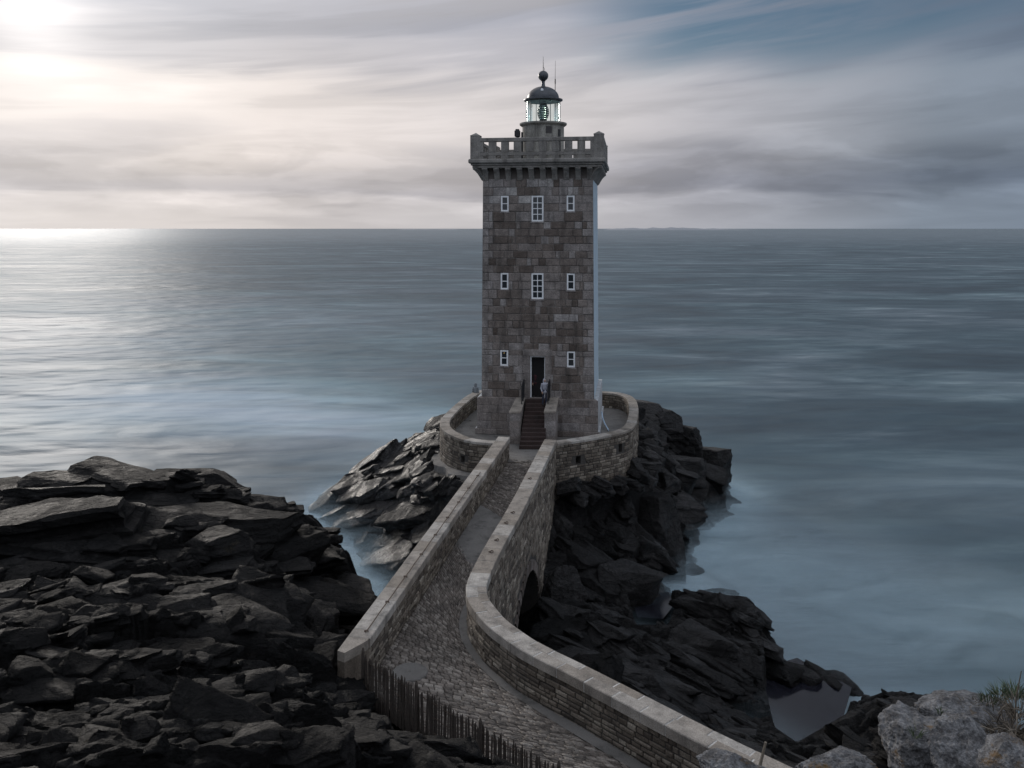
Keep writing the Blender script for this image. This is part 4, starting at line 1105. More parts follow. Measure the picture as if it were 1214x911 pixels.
for k, (sx,sy) in enumerate(((-1,-1),(1,-1),(1,1),(-1,1))):
    loc = (sx*(PO-.26), yc+sy*(PO-.26), 0)
    if k == 0: p0.location = loc
    else: copy_part(p0, LH, loc)
# lantern
lt = MB(); lt.lathe([(1.25,22.5-7),(1.25,24.70-7),(1.32,24.72-7),(1.42,24.80-7),(1.42,24.89-7),(1.0,24.94-7),(.01,24.94-7)], 40, 0, yc, t=.75)
dr = lt.build('lantern_drum', [stone_mat('pale_render', [(0,(.26,.25,.225)),(1,(.34,.33,.30))], grain=20, blot=1.1, bump=.3)], LH, smooth=True, auto=35)
m = MB()
def curved_panel(mb, r, a0, a1, z0, z1, dep):
    n = 6; V = []
    for i in range(n+1):
        a = a0+(a1-a0)*i/n
        for rr in (r, r+dep):
            for z in (z0,z1): V.append((rr*math.cos(a), yc+rr*math.sin(a), z-7))
    fs = []
    for i in range(n):
        b = i*4; fs += [(b+2,b+6,b+7,b+3),(b,b+1,b+5,b+4),(b+1,b+3,b+7,b+5),(b,b+4,b+6,b+2)]
    fs += [(0,2,3,1),(n*4,n*4+1,n*4+3,n*4+2)]; mb.add(V, fs)
curved_panel(m, 1.24, R(-77), R(-61), 24.2, 24.6, .03); rehull(m.build('drum_hatch', [plain('hatch_dark', (.05,.045,.045), .6)], dr))
m = MB(); curved_panel(m, 1.24, R(-40), R(-30), 22.6, 24.45, .03); rehull(m.build('drum_door', [IRON], dr))
m = MB(); m.lathe([(1.005,24.94-7),(1.005,26.25-7)], 40, 0, yc); gl = m.build('lantern_glazing', [GLASS], LH, smooth=True)
for k in range(10):
    a = 2*math.pi*(k+.35)/10; m = MB(); x, y = 1.02*math.cos(a), yc+1.02*math.sin(a)
    m.tube([(x,y,24.9-7),(x,y,26.27-7)], .02, 6); m.build('mullion', [plain('green_bronze', (.10,.14,.14), .5, .4) if k == 0 else bpy.data.materials['green_bronze']], gl)
m = MB(); m.lathe([(.9,26.2-7),(1.06,26.22-7),(1.17,26.26-7),(1.17,26.33-7),(1.02,26.37-7),(.95,26.40-7)]+[(.95*math.cos(a),26.40-7+.72*math.sin(a)) for a in np.linspace(.02,1.42,14)]+[(.13,27.13-7),(.105,27.25-7),(.10,27.42-7),(.15,27.46-7),(.01,27.47-7)], 40, 0, yc)
dome = m.build('dome', [ZINC], LH, smooth=True, auto=40)
m = MB(); m.ball((0,yc,27.76-7), .31, 16); m.build('vent_ball', [ZINC], dome, smooth=True)
m = MB(); m.tube([(0,yc,28.0-7),(0,yc,28.5-7),(0,yc,28.92-7)], [.025,.018,.008], 6); m.tube([(0,yc,28.28-7),(.07,yc,28.22-7),(.09,yc,28.08-7)], .012, 5); m.build('lightning_rod', [IRON], dome)
m = MB(); m.ball((.02,yc-.86,26.78-7), .085, 8, (1,.5,1)); m.build('dome_port', [WHITE], dome, smooth=True)
m = MB(); m.lathe([(.01,26.18-7),(.98,26.18-7)], 32, 0, yc); m.build('lantern_ceiling', [plain('lantern_ceiling_paint', (.30,.42,.42), .5)], dome)
m = MB(); m.tube([(.72,yc,26.75-7),(.72,yc,27.3-7)], .022, 6); m.tube([(.72,yc,27.25-7),(.72,yc,27.55-7)], .035, 6); m.tube([(.72,yc,27.55-7),(.735,yc,28.65-7)], [.014,.007], 6); m.build('antenna', [IRON], LH)
m = MB()
for z in np.linspace(25.12, 26.0, 8):
    r = .16+.17*math.sin((z-25.02)/1.08*math.pi)
    m.lathe([(r-.03,z-7-.045),(r+.015,z-7-.03),(r+.03,z-7),(r+.015,z-7+.03),(r-.03,z-7+.045),(r-.08,z-7)], 24, 0, yc)
m.lathe([(.20,25.12-7),(.26,25.4-7),(.27,25.56-7),(.26,25.75-7),(.18,26.0-7)], 24, 0, yc)
op = m.build('lamp_optic', [LENS], LH, smooth=True)
m = MB(); m.lathe([(.01,26.1-7),(.2,26.1-7),(.22,26.05-7),(.01,26.0-7)], 20, 0, yc); m.lathe([(.01,24.94-7),(.16,24.94-7),(.12,25.05-7),(.22,25.1-7),(.01,25.12-7)], 20, 0, yc)
for k in range(6):
    a = k*math.pi/3+.2; m.tube([(.3*math.cos(a)*q,yc+.3*math.sin(a)*q,z-7) for q,z in ((.6,25.1),(1.08,25.4),(1.15,25.56),(1.08,25.75),(.6,26.05))], .018, 6)
m.build('optic_frame', [BRONZE], op)
m = MB(); cx_, cy_ = -1.42, yc-1.05
m.tube([(cx_,cy_,22.5-7),(cx_,cy_,24.05-7)], .10, 10); m.cbox(cx_-.16,cx_+.16,cy_-.16,cy_+.16,24.0-7,24.38-7,.03); m.cbox(cx_-.11,cx_+.11,cy_-.11,cy_+.11,24.38-7,24.46-7,.02)
m.tube([(cx_+.28,cy_,22.5-7),(cx_+.28,cy_,24.28-7)], .06, 8)
m.build('vent_stack', [IRON], LH)

# ------------------------------------------------------------------ entrance stairs
ES = empty('entrance_stairs', (1.2,45.6,7.0), label='stone steps between two block cheek walls rising to the lighthouse door', cat='stairs')
m = MB(); ns = 12; rg = random.Random(3)
def stair_x(y): # left and right edge
    f = (y-44.2)/(47.3-44.2); return .36+(.78-.36)*f, 1.72+(2.02-1.72)*f
for i in range(ns):
    y0 = 44.3+i*.245; y1 = 47.36; z1 = 7.0+(i+1)*(9.05-7)/ns; z0 = z1-.172
    l0, r0 = stair_x(y0); l1, r1 = stair_x(y1); e = .004*i
    V = [(l0+e,y0,z0),(r0-e,y0,z0),(r1-e,y1,z0),(l1+e,y1,z0),(l0+e,y0,z1-.012),(r0-e,y0,z1-.012),(r1-e,y1,z1-.012),(l1+e,y1,z1-.012),(l0+e,y0+.012,z1),(r0-e,y0+.012,z1),(r1-e,y1,z1),(l1+e,y1,z1)]
    m.add(V, [(0,1,5,4),(4,5,9,8),(8,9,10,11),(1,2,6,5),(3,0,4,7),(2,3,7,6)], rg.uniform(.0,.3))
build_rel(m, 'steps', [stone_mat('dark_red_step', [(0,(.046,.030,.027)),(1,(.078,.056,.051))], grain=30, blot=1.5)], ES)
def cheek(xf0, xf1, xb0, xb1):
    m = MB(); yf, yb = 45.35, 47.34; zf, zbk = 8.66, 9.02; rg = random.Random(int(xf0*10)+50); nb = 4
    for k in range(nb):
        a, b = 7.0+(zf-7)*k/nb, 7.0+(zf-7)*(k+1)/nb; a2, b2 = 7+(zbk-7)*k/nb, 7+(zbk-7)*(k+1)/nb; g = .006
        V = [(xf0+g,yf+g*k%2,a+g),(xf1-g,yf,a+g),(xb1-g,yb,a2+g),(xb0+g,yb,a2+g),(xf0+g,yf,b-g),(xf1-g,yf,b-g),(xb1-g,yb,b2-g),(xb0+g,yb,b2-g)]
        m.add(V, [(0,3,2,1),(4,5,6,7),(0,1,5,4),(1,2,6,5),(2,3,7,6),(3,0,4,7)], rg.uniform(.55,.75), 0)
    a = .012
    m.add([(xf0+a,yf+a,7),(xf1-a,yf+a,7),(xb1-a,yb,7),(xb0+a,yb,7),(xf0+a,yf+a,zf-.02),(xf1-a,yf+a,zf-.02),(xb1-a,yb,zbk-.02),(xb0+a,yb,zbk-.02)], [(0,3,2,1),(4,5,6,7),(0,1,5,4),(1,2,6,5),(2,3,7,6),(3,0,4,7)], .5, 1)
    o = rehull(build_rel(m, 'cheek_wall', [GRANITE, MORTAR], ES))
    m = MB(); k = .03
    m.add([(xf0-k,yf-k,zf),(xf1+k,yf-k,zf),(xb1+k,yb,zbk),(xb0-k,yb,zbk),(xf0-k,yf-k,zf+.10),(xf1+k,yf-k,zf+.10),(xb1+k,yb,zbk+.10),(xb0-k,yb,zbk+.10)], [(0,3,2,1),(4,5,6,7),(0,1,5,4),(1,2,6,5),(2,3,7,6),(3,0,4,7)], .35)
    rehull(build_rel(m, 'coping', [COPING], ES))
cheek(-.13,.46,.28,.72); cheek(1.74,2.33,2.06,2.6)
def railing(x, lab):
    rt = empty('iron_railing', (x,46.5,9.0), label=lab, cat='railing')
    m = MB(); xs = lambda y: x+(y-46.5)*.15
    for y, h in ((46.35,.95),(46.85,1.05),(47.3,1.12)):
        m.tube([(xs(y),y,8.85),(xs(y),y,9.0+h)], .028, 6)
    build_rel(m, 'post', [IRON], rt)
    m = MB(); m.tube([(xs(46.3),46.3,9.93),(xs(46.85),46.85,10.06),(xs(47.32),47.32,10.13)], .03, 6); m.tube([(xs(46.35),46.35,9.3),(xs(47.3),47.3,9.45)], .02, 6)
    for k in range(7):
        y = 46.42+k*.13; m.tube([(xs(y),y,9.05),(xs(y),y,9.98+.12*k/7)], .014, 5)
    build_rel(m, 'bars', [IRON], rt)
railing(.56, 'black iron railing on the left cheek wall beside the door'); railing(2.0, 'black iron railing on the right cheek wall behind the pale hooded person')

# pale pipe lying against the right side of the plinth
m = MB(); q = [cp(711,482,50),cp(712,489,49.4),cp(714.5,496,48.9),cp(718,502,48.4),cp(719,505,48.2)]
zs = [7.72,7.5,7.28,7.1,7.06]
m.tube([(p[0]+.12,p[1],z) for p,z in zip(q,zs)], .042, 8); tag(m.build('drain_pipe', BLUEPVC, smooth=True), 'curved pale blue pipe leaning at the right foot of the tower', 'pipe')

# ------------------------------------------------------------------ paling fence
FR = empty('paling_fence', (-1,18.4,6.9), label='dark split chestnut paling fence along the left edge of the cobbled path', cat='fence')
m = MB(); rng = random.Random(9); u = .05
while u < FN.L-.1:
    p = FN.at(u); d = FN.tan(u); n = Vector((d.y,-d.x,0)); h = rng.uniform(.93,1.08); lean = d*rng.uniform(-.05,.05)+n*rng.uniform(-.03,.03)
    w, th = rng.uniform(.012,.02), rng.uniform(.008,.013)
    a = p+n*rng.uniform(-.01,.01); b = a+lean
    V = []
    for q, z, k in ((a,6.75,1),(b,6.95+h*.94,1),(b,6.95+h,.35)):
        for sx, sy in ((-1,-1),(1,-1),(1,1),(-1,1)): V.append((*(q+d*w*sx*k+n*th*sy*k)[:2], z))
    m.add(V, [(0,1,5,4),(1,2,6,5),(2,3,7,6),(3,0,4,7),(4,5,9,8),(5,6,10,9),(6,7,11,10),(7,4,8,11),(8,9,10,11)], rng.random())
    u += rng.uniform(.042,.064)
rehull(build_rel(m, 'pales', [PALE], FR))
for z in (7.15,7.5,7.82):
    m = MB(); m.tube([FN.at(FN.L*i/60)+Vector((0,0,z+.012*math.sin(i*2.1))) for i in range(61)], .008, 5); build_rel(m, 'wire', [RUST], FR)
for k in range(6):
    u = .1+k*(FN.L-.3)/5; p = FN.at(u); m = MB(); m.tube([(p.x-.05,p.y-.04,6.6),(p.x-.04,p.y-.04,8.08),(p.x-.04,p.y-.04,8.16)], [.045,.04,.015], 8); build_rel(m, 'post', [PALE], FR)
# round stone cover in the cobbles
X, Y = gp(486,797,7); m = MB(); m.lathe([(.48,6.95),(.47,7.0),(.45,7.018),(.43,7.02),(.40,7.012),(.01,7.02)], 32, X, Y); tag(m.build('stone_cover', CONCRETE, smooth=True, auto=30), 'round grey stone cover set into the cobbles near the fence', 'cover')
# weathered stick against the parapet
m = MB(); p = cp(902,895,15.9); m.tube([(p[0]-.05,p[1],p[2]-1.4),(p[0]-.04,p[1],p[2]-.3),(p[0]+.10,p[1]+.03,p[2]+.22)], [.035,.032,.024], 7); tag(m.build('wooden_stick', WOOD), 'short weathered wooden stick leaning on the near end of the curved parapet', 'stick')

# ------------------------------------------------------------------ boulders
def boulder(name, loc, size, seed, label, cat, group=None, mat=None, rot=(0,0,0), cuts=14, sub=5, rough=.06, ground=True):
    import bmesh
    rg = random.Random(seed); bm = bmesh.new(); bmesh.ops.create_icosphere(bm, subdivisions=sub, radius=1)
    pl = []
    for _ in range(cuts):
        n = Vector((rg.gauss(0,1),rg.gauss(0,1),rg.gauss(0,1))).normalized(); pl.append((n, rg.uniform(.55,.85)))
    o_ = Vector((rg.uniform(0,99),rg.uniform(0,99),rg.uniform(0,99)))
    for v in bm.verts:
        p = v.co.copy()
        for n, d in pl:
            e = p.dot(n)-d
            if e > 0: p -= n*e*.93
        f = 1 + rough*1.6*mnoise.fractal(p*1.6+o_, .6, 2.1, 4) + rough*.6*mnoise.fractal(p*6+o_, .7, 2.1, 4)
        f += rough*.25*mnoise.fractal(p*19+o_, .7, 2.1, 3)
        v.co = Vector((p.x*size[0], p.y*size[1], p.z*size[2]))*f
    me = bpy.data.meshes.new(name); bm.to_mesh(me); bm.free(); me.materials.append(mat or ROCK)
    o = bpy.data.objects.new(name, me); COL.objects.link(o); o.location = loc; o.rotation_euler = rot
    at = me.attributes.new('tint','FLOAT','FACE'); at.data.foreach_set('value', np.full(len(me.polygons), .55, dtype=np.float32))
    return tag(o, label, cat, group)
def block(px, py, Y, w, h, dpt, seed, label, group=None, rot=(0,0,0), tint=.13, rough=.06):
    rg = random.Random(seed); p, Q = slab_points(rg, 18, (w*Y/F/2*1.08, dpt, h*Y/F/2*1.1), rough, .2, 5)
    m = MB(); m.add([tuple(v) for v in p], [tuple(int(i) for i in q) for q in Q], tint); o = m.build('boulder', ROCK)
    o.location = cp(px,py,Y); o.rotation_euler = rot; return tag(o, label, 'boulder', group)
def bat(px, py, Y, w, h, dpt, seed, label, **kw):
    """boulder whose centre shows at a photo position"""
    return boulder('boulder', cp(px,py,Y), (w*Y/F/2*1.1, dpt, h*Y/F/2*1.15), seed, label, 'boulder', **kw)
GL = 'lichen covered boulders in the near right corner'
bat(1092,888,5.9,80,78,.34,31,'rounded grey lichen boulder with ochre patches, left of the pair below the green plant', mat=LICHEN, group=GL, rough=.07, cuts=9, sub=6)
bat(1150,895,5.4,78,70,.28,38,'pale grey lichen boulder with a rounded top nearest the dry twigs', mat=LICHEN, group=GL, rough=.07, cuts=9, sub=6)
bat(1150,866,6.5,140,58,.36,33,'broad grey boulder under the green plant at the right edge', mat=LICHEN, group=GL, rough=.07, cuts=9, sub=6)
bat(1204,912,5.1,66,52,.26,34,'small grey lichen boulder cut by the bottom right corner', mat=LICHEN, group=GL, rough=.07, cuts=9, sub=6)
bat(866,915,6.4,84,32,.26,35,'white speckled boulder with a rusty patch just in front of the near parapet', mat=LICHEN, group=GL, rough=.07, cuts=9, sub=6)
bat(988,917,6.3,96,36,.26,36,'low grey lichen boulder at the bottom edge between two others', mat=LICHEN, group=GL, rough=.07, cuts=9, sub=6)
GS = 'slabs along the skyline of the left headland'
block(62,582,31.2,76,30,1.0,41,'squarish slab with a mossy top at the left end of the headland skyline', group=GS, rot=(0,R(4),0))
block(145,581,32.2,118,40,1.5,42,'largest domed slab on the skyline of the left headland', group=GS, rot=(0,R(6),0))
block(236,577,33.2,92,34,1.3,43,'notched block on the headland skyline just right of the largest slab', group=GS, rot=(0,R(5),0))
block(75,630,27.5,180,66,1.2,44,'broad tilted slab with a sheer dark face below the mossy skyline block', group=GS, rot=(R(6),R(-8),R(8)))
block(225,628,29,190,40,1.3,45,'long flat slab lying below the largest skyline block', group=GS, rot=(0,R(4),R(-6)))
GI = 'loose blocks on the right flank of the lighthouse rock'
block(768,489,59,30,12,1.0,51,'flat slab crowning the rock right of the terrace', group=GI, tint=.36)
block(787,503,58.5,40,28,1.2,52,'pale topped block just under the flat crowning slab', group=GI, tint=.36)
block(813,523,58.5,32,32,1.0,53,'upright block stepping down toward the sea', group=GI, tint=.36)
block(842,556,58.8,42,46,1.2,54,'large seaward block at the right tip of the lighthouse rock', group=GI, tint=.36)
block(775,640,45.2,60,90,1.3,55,'sheer dark block at the waterline below the terrace', group=GI, tint=.36)
GW = 'rocks awash off the lighthouse rock'
boulder('boulder', (*gp(818,676,.05),-.05), (.8,.6,.55), 61, 'small dark rock awash in mist below the lighthouse rock', 'boulder', GW)
boulder('boulder', (*gp(855,706,.0),-.12), (1.5,.8,.45), 62, 'low dark reef awash off the end of the rock shelf', 'boulder', GW)
boulder('boulder', (*gp(395,752,.0),1.0), (1.0,.9,1.5), 63, 'dark block standing in the gully left of the bridge', 'boulder', GW)
boulder('boulder', (*gp(672,690,3.6),3.2), (.9,1.2,1.0), 64, 'pale brown block leaning beside the bridge arch', 'boulder', cuts=18)

# ------------------------------------------------------------------ plants on the near boulders
def blades(mb, c, n, h, spread, rg, w=.004, droop=.5, t=None):
    for _ in range(n):
        a = rg.uniform(0,2*math.pi); r = rg.random()**.5*spread; b = Vector((c[0]+r*math.cos(a), c[1]+r*math.sin(a), c[2]+rg.uniform(-.02,.02)))
        d = Vector((math.cos(a)*rg.uniform(.1,1)*droop, math.sin(a)*rg.uniform(.1,1)*droop, 1)).normalized(); L = h*rg.uniform(.45,1)
        s = d.cross(Vector((rg.gauss(0,1),rg.gauss(0,1),.1))).normalized()*w; pts = [b, b+d*L*.5, b+d*L+Vector((d.x,d.y,-.35))*L*.35*droop]
        V = [pts[0]-s,pts[0]+s,pts[1]+s*.8,pts[1]-s*.8,pts[2]+s*.15,pts[2]-s*.15]
        mb.add(V, [(0,1,2,3),(3,2,4,5)], rg.random() if t is None else t)
GREEN = stone_mat('samphire_leaf', [(0,(.05,.075,.035)),(1,(.13,.17,.10))], grain=30, blot=3, bump=.1)
STRAW = stone_mat('dry_stalk', [(0,(.06,.048,.036)),(1,(.22,.19,.155))], grain=30, blot=3, bump=.1)
rg = random.Random(12); m = MB()
for px, py, n, h in ((1186,828,90,.11),(1172,832,60,.09),(1200,824,80,.12),(1209,830,50,.13)):
    blades(m, cp(px,py,6.5), n, h, .06, rg, .0035, .9)
tag(m.build('green_plant', GREEN), 'pale green feathery plant growing on top of the right edge boulder', 'plant')
m = MB()
for px, py, n, h in ((1150,834,14,.05),(1160,833,16,.05),(1198,868,120,.17),(1208,850,90,.22),(1185,872,90,.12),(1208,880,90,.16)):
    blades(m, cp(px,py,5.9), n, h, .07, rg, .003, 1.3)
for _ in range(46):
    c = Vector(cp(rg.uniform(1175,1214), rg.uniform(835,890), rg.uniform(5.6,6.0))); d = Vector((rg.gauss(0,1),rg.gauss(0,.6),rg.gauss(.2,.8))).normalized()*rg.uniform(.05,.16)
    m.tube([c, c+d*.5+Vector((0,0,.012)), c+d], [.005,.004,.002], 5, t=rg.random())
a = cp(1203,850,5.7); m.tube([a,(a[0]+.012,a[1],a[2]+.14),(a[0]+.045,a[1],a[2]+.31)], [.006,.005,.003], 6, t=.2)
tag(m.build('dry_shrub', STRAW), 'tangle of dry straw coloured stalks on the boulders at the right edge', 'plant')
for px, py, Y, n, h, lb in ((1086,872,5.6,26,.08,'small grass tuft rooted low on the left lichen boulder'),(1116,846,6.1,30,.05,'small grass tuft in the crack between the two upper lichen boulders')):
    m = MB(); blades(m, cp(px,py,Y), n, h, .03, rg, .003, 1.0); tag(m.build('grass_tuft', GREEN), lb, 'grass')

# ------------------------------------------------------------------ people
def figure(name, loc, H, face, label, cols, hood=True, seated=False):
    k = H/1.75; root = empty(name, loc, face, label=label, cat='person')
    skin, top, legs, hair = cols
    def fuse(mb, nm, mat, par, vox):
        o = mb.build(nm, mat, None)
        md = o.modifiers.new('r','REMESH'); md.mode = 'VOXEL'; md.voxel_size = vox; md.use_smooth_shade = True
        sm = o.modifiers.new('s','SMOOTH'); sm.iterations = 3; sm.factor = .5
        dg = bpy.context.evaluated_depsgraph_get(); me = bpy.data.meshes.new_from_object(o.evaluated_get(dg)); old = o.data
        o.modifiers.clear(); o.data = me; bpy.data.meshes.remove(old); o.parent = par
        if not me.materials: me.materials.append(mat)
        return o
    def sc(p): return (p[0]*k, p[1]*k, p[2]*k)
    def tb(mb, pts, rs): 
        mb.tube([sc(p) for p in pts], [r*k for r in rs], 12)
        for p, r in zip(pts, rs): mb.ball(sc(p), r*k, 8)
    hipz, kneez = .92, .50
    L = lambda s, pad: ([(s*.10,0,hipz),(s*.11,-.03,kneez),(s*.11+.01*s,.02,.09)], [.088+pad,.060+pad,.042+pad])
    armL = lambda s, pad: ([(s*.19,0,1.42),(s*.25,.02,1.14),(s*.22,-.10,.92)], [.055+pad,.044+pad,.036+pad])
    body = MB()
    for s in (-1,1):
        tb(body, *L(s,0)); tb(body, [(s*.12,.03,.06),(s*.13,-.07,.045),(s*.135,-.16,.035)], [.045,.042,.034]); tb(body, *armL(s,0))
        w = Vector((s*.22,-.10,.92)); tb(body, [w, w+Vector((s*-.005,-.02,-.07)), w+Vector((0,-.03,-.10))], [.034,.040,.034])
        for j, ln in enumerate((.062,.072,.068,.052)):
            b = w+Vector((s*(-.02+.0),-.052+.021*j,-.11)); tb(body, [b, b+Vector((-s*.006,-.004,-ln*.55)), b+Vector((-s*.022,-.006,-ln))], [.011,.010,.009])
        b = w+Vector((-s*.012,-.05,-.05)); tb(body, [b, b+Vector((-s*.014,-.032,-.03)), b+Vector((-s*.018,-.040,-.06))], [.013,.012,.010])
    tb(body, [(0,0,.95),(0,.01,1.12),(0,0,1.36)], [.135,.120,.140]); body.ball(sc((0,0,1.40)), .16*k, 10, (1.15,.7,.6))
    tb(body, [(0,.0,1.45),(0,-.01,1.56)], [.056,.052])
    body.ball(sc((0,-.015,1.645)), .098*k, 12, (.82,1.0,1.18)); body.ball(sc((0,-.115,1.63)), .018*k, 6, (.8,1,1.4))
    for s in (-1,1): body.ball(sc((s*.082,-.005,1.635)), .022*k, 6, (.5,1,1.3)); 
    body.ball(sc((0,-.095,1.575)), .03*k, 6, (1.1,.7,.5))
    fuse(body, 'body', skin, root, .012*k)
    j = MB()
    for s in (-1,1): tb(j, [(s*.185,0,1.42),(s*.25,.02,1.14),(s*.225,-.085,.955)], [.075,.062,.052])
    tb(j, [(0,0,.90),(0,.01,1.12),(0,0,1.36)], [.165,.152,.165]); j.ball(sc((0,0,1.42)), .175*k, 10, (1.12,.75,.55))
    if hood:
        tb(j, [(0,.03,1.50),(0,.035,1.60)], [.10,.11]); j.ball(sc((0,.025,1.66)), .118*k, 12, (.92,.95,1.12))
    fuse(j, 'jacket', top, root, .016*k)
    t = MB()
    for s in (-1,1): tb(t, *L(s,.016))
    tb(t, [(-.05,0,.95),(.05,0,.95)], [.135,.135]); fuse(t, 'trousers', legs, root, .016*k)
    for s in (-1,1):
        sh_ = MB(); tb(sh_, [(s*.12,.045,.055),(s*.13,-.06,.05),(s*.136,-.185,.042)], [.056,.055,.046]); fuse(sh_, 'shoe', IRON, root, .014*k)
    for s in (-1,1):
        f = MB(); f.ball(sc((s*.032,-.103,1.655)), .012*k, 6); f.build('eye', [IRON], root, smooth=True)
    if not hood:
        h = MB(); h.ball(sc((0,.008,1.675)), .104*k, 12, (.86,.98,1.05)); h.build('hair', [hair], root, smooth=True)
    return root
SKIN = plain('skin', (.42,.27,.20), .6, var=.1)
figure('person', (1.80,46.72,8.83), 1.42, R(20), 'person in a pale hooded jacket and dark trousers standing by the right railing', (SKIN, plain('pale_jacket',(.36,.37,.42),.85), plain('navy_cloth',(.03,.035,.06),.8), IRON))
figure('person', (1.34,47.93,9.05), 1.5, R(10), 'person in a dull dark red jacket standing in the dark doorway', (SKIN, plain('maroon_cloth',(.05,.014,.018),.85), plain('dark_cloth',(.025,.022,.03),.85), plain('brown_hair',(.03,.02,.015),.6)), hood=False)
figure('person', (-2.35,54.75,7.0), 1.55, R(150), 'person in a grey hooded jacket at the terrace wall left of the tower', (SKIN, plain('grey_jacket',(.20,.22,.24),.85), plain('grey_trousers',(.07,.07,.08),.85), IRON))

# ------------------------------------------------------------------ sky, sun, camera
def world():
    w = bpy.data.worlds.new('World'); S.world = w; w.use_nodes = True; t = w.node_tree; n, l = t.nodes, t.links
    n.clear()
    out = n.new('ShaderNodeOutputWorld'); mixs = n.new('ShaderNodeMixShader')
    bs = n.new('ShaderNodeBackground'); bc = n.new('ShaderNodeBackground')
    sky = n.new('ShaderNodeTexSky'); sky.sky_type = 'NISHITA'; sky.sun_disc = False; sky.sun_elevation = SUN_EL; sky.sun_rotation = SUN_AZ; sky.air_density = 1.0; sky.dust_density = .6
    bs.inputs[1].default_value = .05
    tc = n.new('ShaderNodeTexCoord'); D = tc.outputs['Generated']
    def vm(op, a, b):
        m = n.new('ShaderNodeVectorMath', ); m.operation = op
        for i, v in enumerate((a,b)):
            if hasattr(v,'is_linked'): l.new(v, m.inputs[i])
            else: m.inputs[i].default_value = v
        return m.outputs['Value'] if op == 'DOT_PRODUCT' else m.outputs[0]
    def mt(op, a, b=0.0, c=0.0, clamp=False):
        m = n.new('ShaderNodeMath'); m.operation = op; m.use_clamp = clamp
        for i, v in enumerate((a,b,c)):
            if hasattr(v,'is_linked'): l.new(v, m.inputs[i])
            else: m.inputs[i].default_value = v
        return m.outputs[0]
    def ramp(f, stops, interp='EASE'):
        r = n.new('ShaderNodeValToRGB'); e = r.color_ramp.elements; r.color_ramp.interpolation = interp
        while len(e) < len(stops): e.new(.5)
        for el, (p, c) in zip(e, stops): el.position = p; el.color = (*c,1) if hasattr(c,'__len__') else (c,c,c,1)
        l.new(f, r.inputs[0]); return r.outputs[0]
    def mix(f, a, b, mode='MIX'):
        m = n.new('ShaderNodeMix'); m.data_type = 'RGBA'; m.blend_type = mode
        for v, k in ((f,0),(a,6),(b,7)):
            if hasattr(v,'is_linked'): l.new(v, m.inputs[k])
            else: m.inputs[k].default_value = v if k == 0 else (*v,1)
        return m.outputs[2]
    l.new(mix(1.0, sky.outputs[0], (.40,.48,.57), 'MULTIPLY'), bs.inputs[0])
    def noise(vec, sc, det=5, ro=.55, dist=0.0):
        m = n.new('ShaderNodeTexNoise'); m.inputs['Scale'].default_value = sc; m.inputs['Detail'].default_value = det; m.inputs['Roughness'].default_value = ro; m.inputs['Distortion'].default_value = dist
        l.new(vec, m.inputs['Vector']); return m.outputs['Fac']
    sep = n.new('ShaderNodeSeparateXYZ'); l.new(D, sep.inputs[0]); X, Y, Z = sep.outputs
    def comb(x,y,z):
        c = n.new('ShaderNodeCombineXYZ')
        for i, v in enumerate((x,y,z)):
            if hasattr(v,'is_linked'): l.new(v, c.inputs[i])
            else: c.inputs[i].default_value = v
        return c.outputs[0]
    # streets of cloud: stretched sideways, the upper ones climbing to the right
    zt = mt('SUBTRACT', Z, mt('MULTIPLY', X, mt('MULTIPLY', Z, .55)))
    v1 = comb(X, Y, mt('MULTIPLY', zt, 6.0)); v2 = comb(X, Y, mt('MULTIPLY', zt, 11.0))
    A = noise(v1, 1.9, 3.5, .48, .35); B = noise(v2, 3.0, 6, .56, .5); Cn = noise(comb(X,Y,mt('MULTIPLY',zt,4.0)), 1.15, 3, .5, .2)
    dens = mt('ADD', mt('MULTIPLY', A, .6), mt('MULTIPLY', B, .4))
    zw = mt('ADD', Z, mt('ADD', mt('MULTIPLY', mt('SUBTRACT', A, .5), .16), mt('MULTIPLY', mt('SUBTRACT', B, .5), .07)))
    prof = ramp(zw, [(0.0,(.97,.97,.97)),(.025,(.95,.95,.96)),(.05,(.70,.71,.745)),(.085,(.86,.86,.875)),(.115,(1.24,1.22,1.2)),(.155,(1.18,1.17,1.16)),(.195,(.84,.87,.93)),(.24,(.73,.78,.87)),(.30,(.88,.9,.93)),(.45,(1.1,1.1,1.1)),(.75,(1.9,1.88,1.85))])  # unseen sky overhead brightened to light the rock tops
    sd = (math.sin(SUN_AZ)*math.cos(SUN_EL), math.cos(SUN_AZ)*math.cos(SUN_EL), math.sin(SUN_EL))
    cs = vm('DOT_PRODUCT', D, sd)
    # cloud light: falls off from the hidden sun, raised behind camera to light tower
    glow = ramp(mt('MULTIPLY_ADD', cs, .5, .5), [(0.0,(.245,.262,.30)),(.5,(.24,.258,.292)),(.70,(.092,.115,.148)),(.78,(.112,.132,.16)),(.865,(.205,.207,.226)),(.92,(.275,.265,.272)),(.953,(.325,.308,.308)),(.985,(.378,.350,.335)),(1.0,(.412,.387,.37))], 'LINEAR')
    core = mt('POWER', mt('MAXIMUM', cs, 0.0), 800.0); halo = mt('POWER', mt('MAXIMUM', cs, 0.0), 50.0)
    lowb = noise(comb(X,Y,mt('MULTIPLY',Z,4.2)), 7.0, 5, .5, .25); lowk = ramp(Z, [(0.0,0.0),(.035,.9),(.075,1.0),(.12,.2),(.16,0.0)])
    lum = mix(1.0, ramp(dens, [(.36,1.2),(.48,1.05),(.56,.92),(.66,.78)]), prof, 'MULTIPLY')
    lum = mix(lowk, lum, mix(1.0, lum, ramp(lowb, [(.38,1.18),(.5,1.0),(.62,.84)]), 'MULTIPLY'))
    c = mix(1.0, glow, lum, 'MULTIPLY')
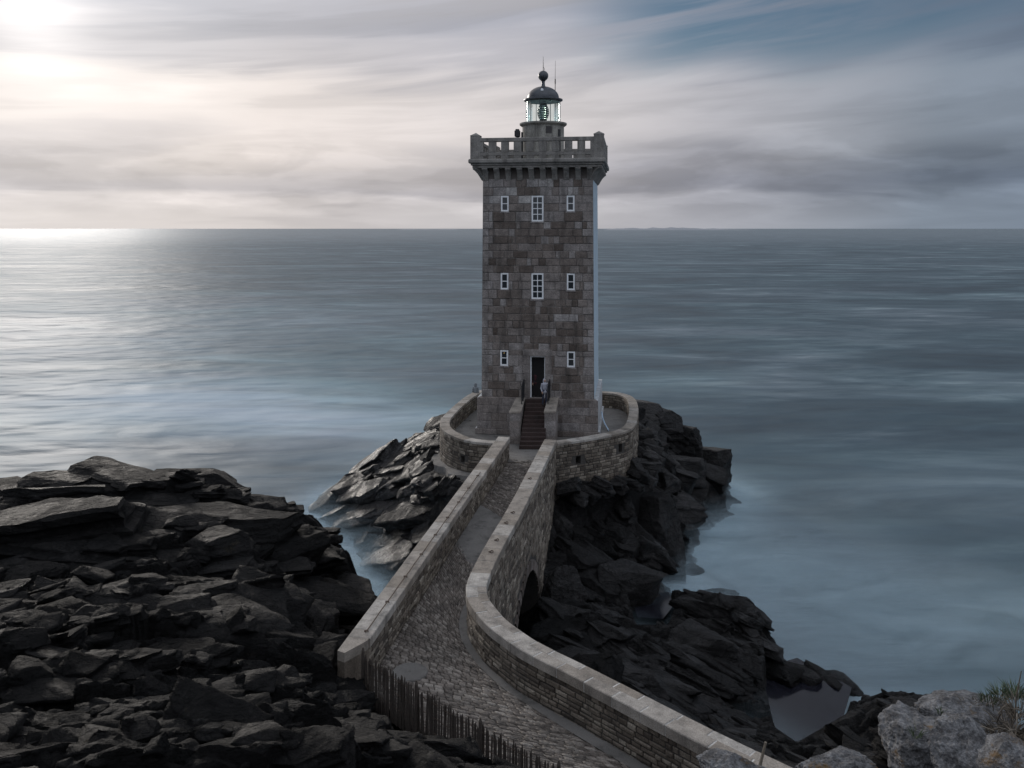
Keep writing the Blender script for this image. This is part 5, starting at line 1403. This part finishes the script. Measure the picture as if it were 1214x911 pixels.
    c = mix(1.0, c, mix(1.0, (1.0,.94,.88), mt('MULTIPLY', core, .2), 'MULTIPLY'), 'ADD')
    c = mix(1.0, c, mix(1.0, (1.0,.95,.92), mt('MULTIPLY', halo, .05), 'MULTIPLY'), 'ADD')
    # warm bright band low over the horizon, grey bank right at it
    band = ramp(Z, [(0.0,0.0),(.06,.25),(.11,.55),(.17,.15),(.24,0.0)])
    c = mix(mt('MULTIPLY', band, ramp(mt('MULTIPLY_ADD', cs, .5, .5), [(.86,0.0),(.96,.55)])), c, (.42,.385,.37))
    l.new(c, bc.inputs[0]); bc.inputs[1].default_value = 1.0
    # a rift of clear sky high on the right
    rift = mt('MULTIPLY', ramp(mt('ADD', Z, mt('MULTIPLY', mt('SUBTRACT', Cn, .5), .30)), [(.206,0.0),(.27,1.0),(.34,.8),(.45,.2)]), ramp(X, [(.02,0.0),(.2,1.0),(.42,1.0),(.62,.3)]))
    cover = mt('SUBTRACT', 1.0, mt('MULTIPLY', rift, ramp(B, [(.42,1.0),(.66,.3)])), clamp=True)
    l.new(cover, mixs.inputs[0]); l.new(bs.outputs[0], mixs.inputs[1]); l.new(bc.outputs[0], mixs.inputs[2]); l.new(mixs.outputs[0], out.inputs[0])
world()
sl = bpy.data.lights.new('sun', 'SUN'); sl.energy = .85; sl.angle = R(13); sl.color = (1.0,.93,.85)
so = bpy.data.objects.new('sun', sl); COL.objects.link(so)
so.rotation_euler = Vector((math.sin(SUN_AZ)*math.cos(SUN_EL), math.cos(SUN_AZ)*math.cos(SUN_EL), math.sin(SUN_EL))).to_track_quat('Z','Y').to_euler()
cam = bpy.data.cameras.new('camera'); co = bpy.data.objects.new('camera', cam); COL.objects.link(co)
co.location = (0,0,CAMZ); co.rotation_euler = (R(90),0,0)
cam.sensor_width = 36; cam.lens = F/1214*36; cam.shift_y = -(455.5-271)/1214; cam.clip_start = .1; cam.clip_end = 90000
S.camera = co
v = S.view_settings; v.view_transform = 'Standard'; v.look = 'None'; v.exposure = .9; v.gamma = 1; v.use_curve_mapping = False
S.cycles.use_denoising = True; S.cycles.max_bounces = 6; S.cycles.transparent_max_bounces = 24
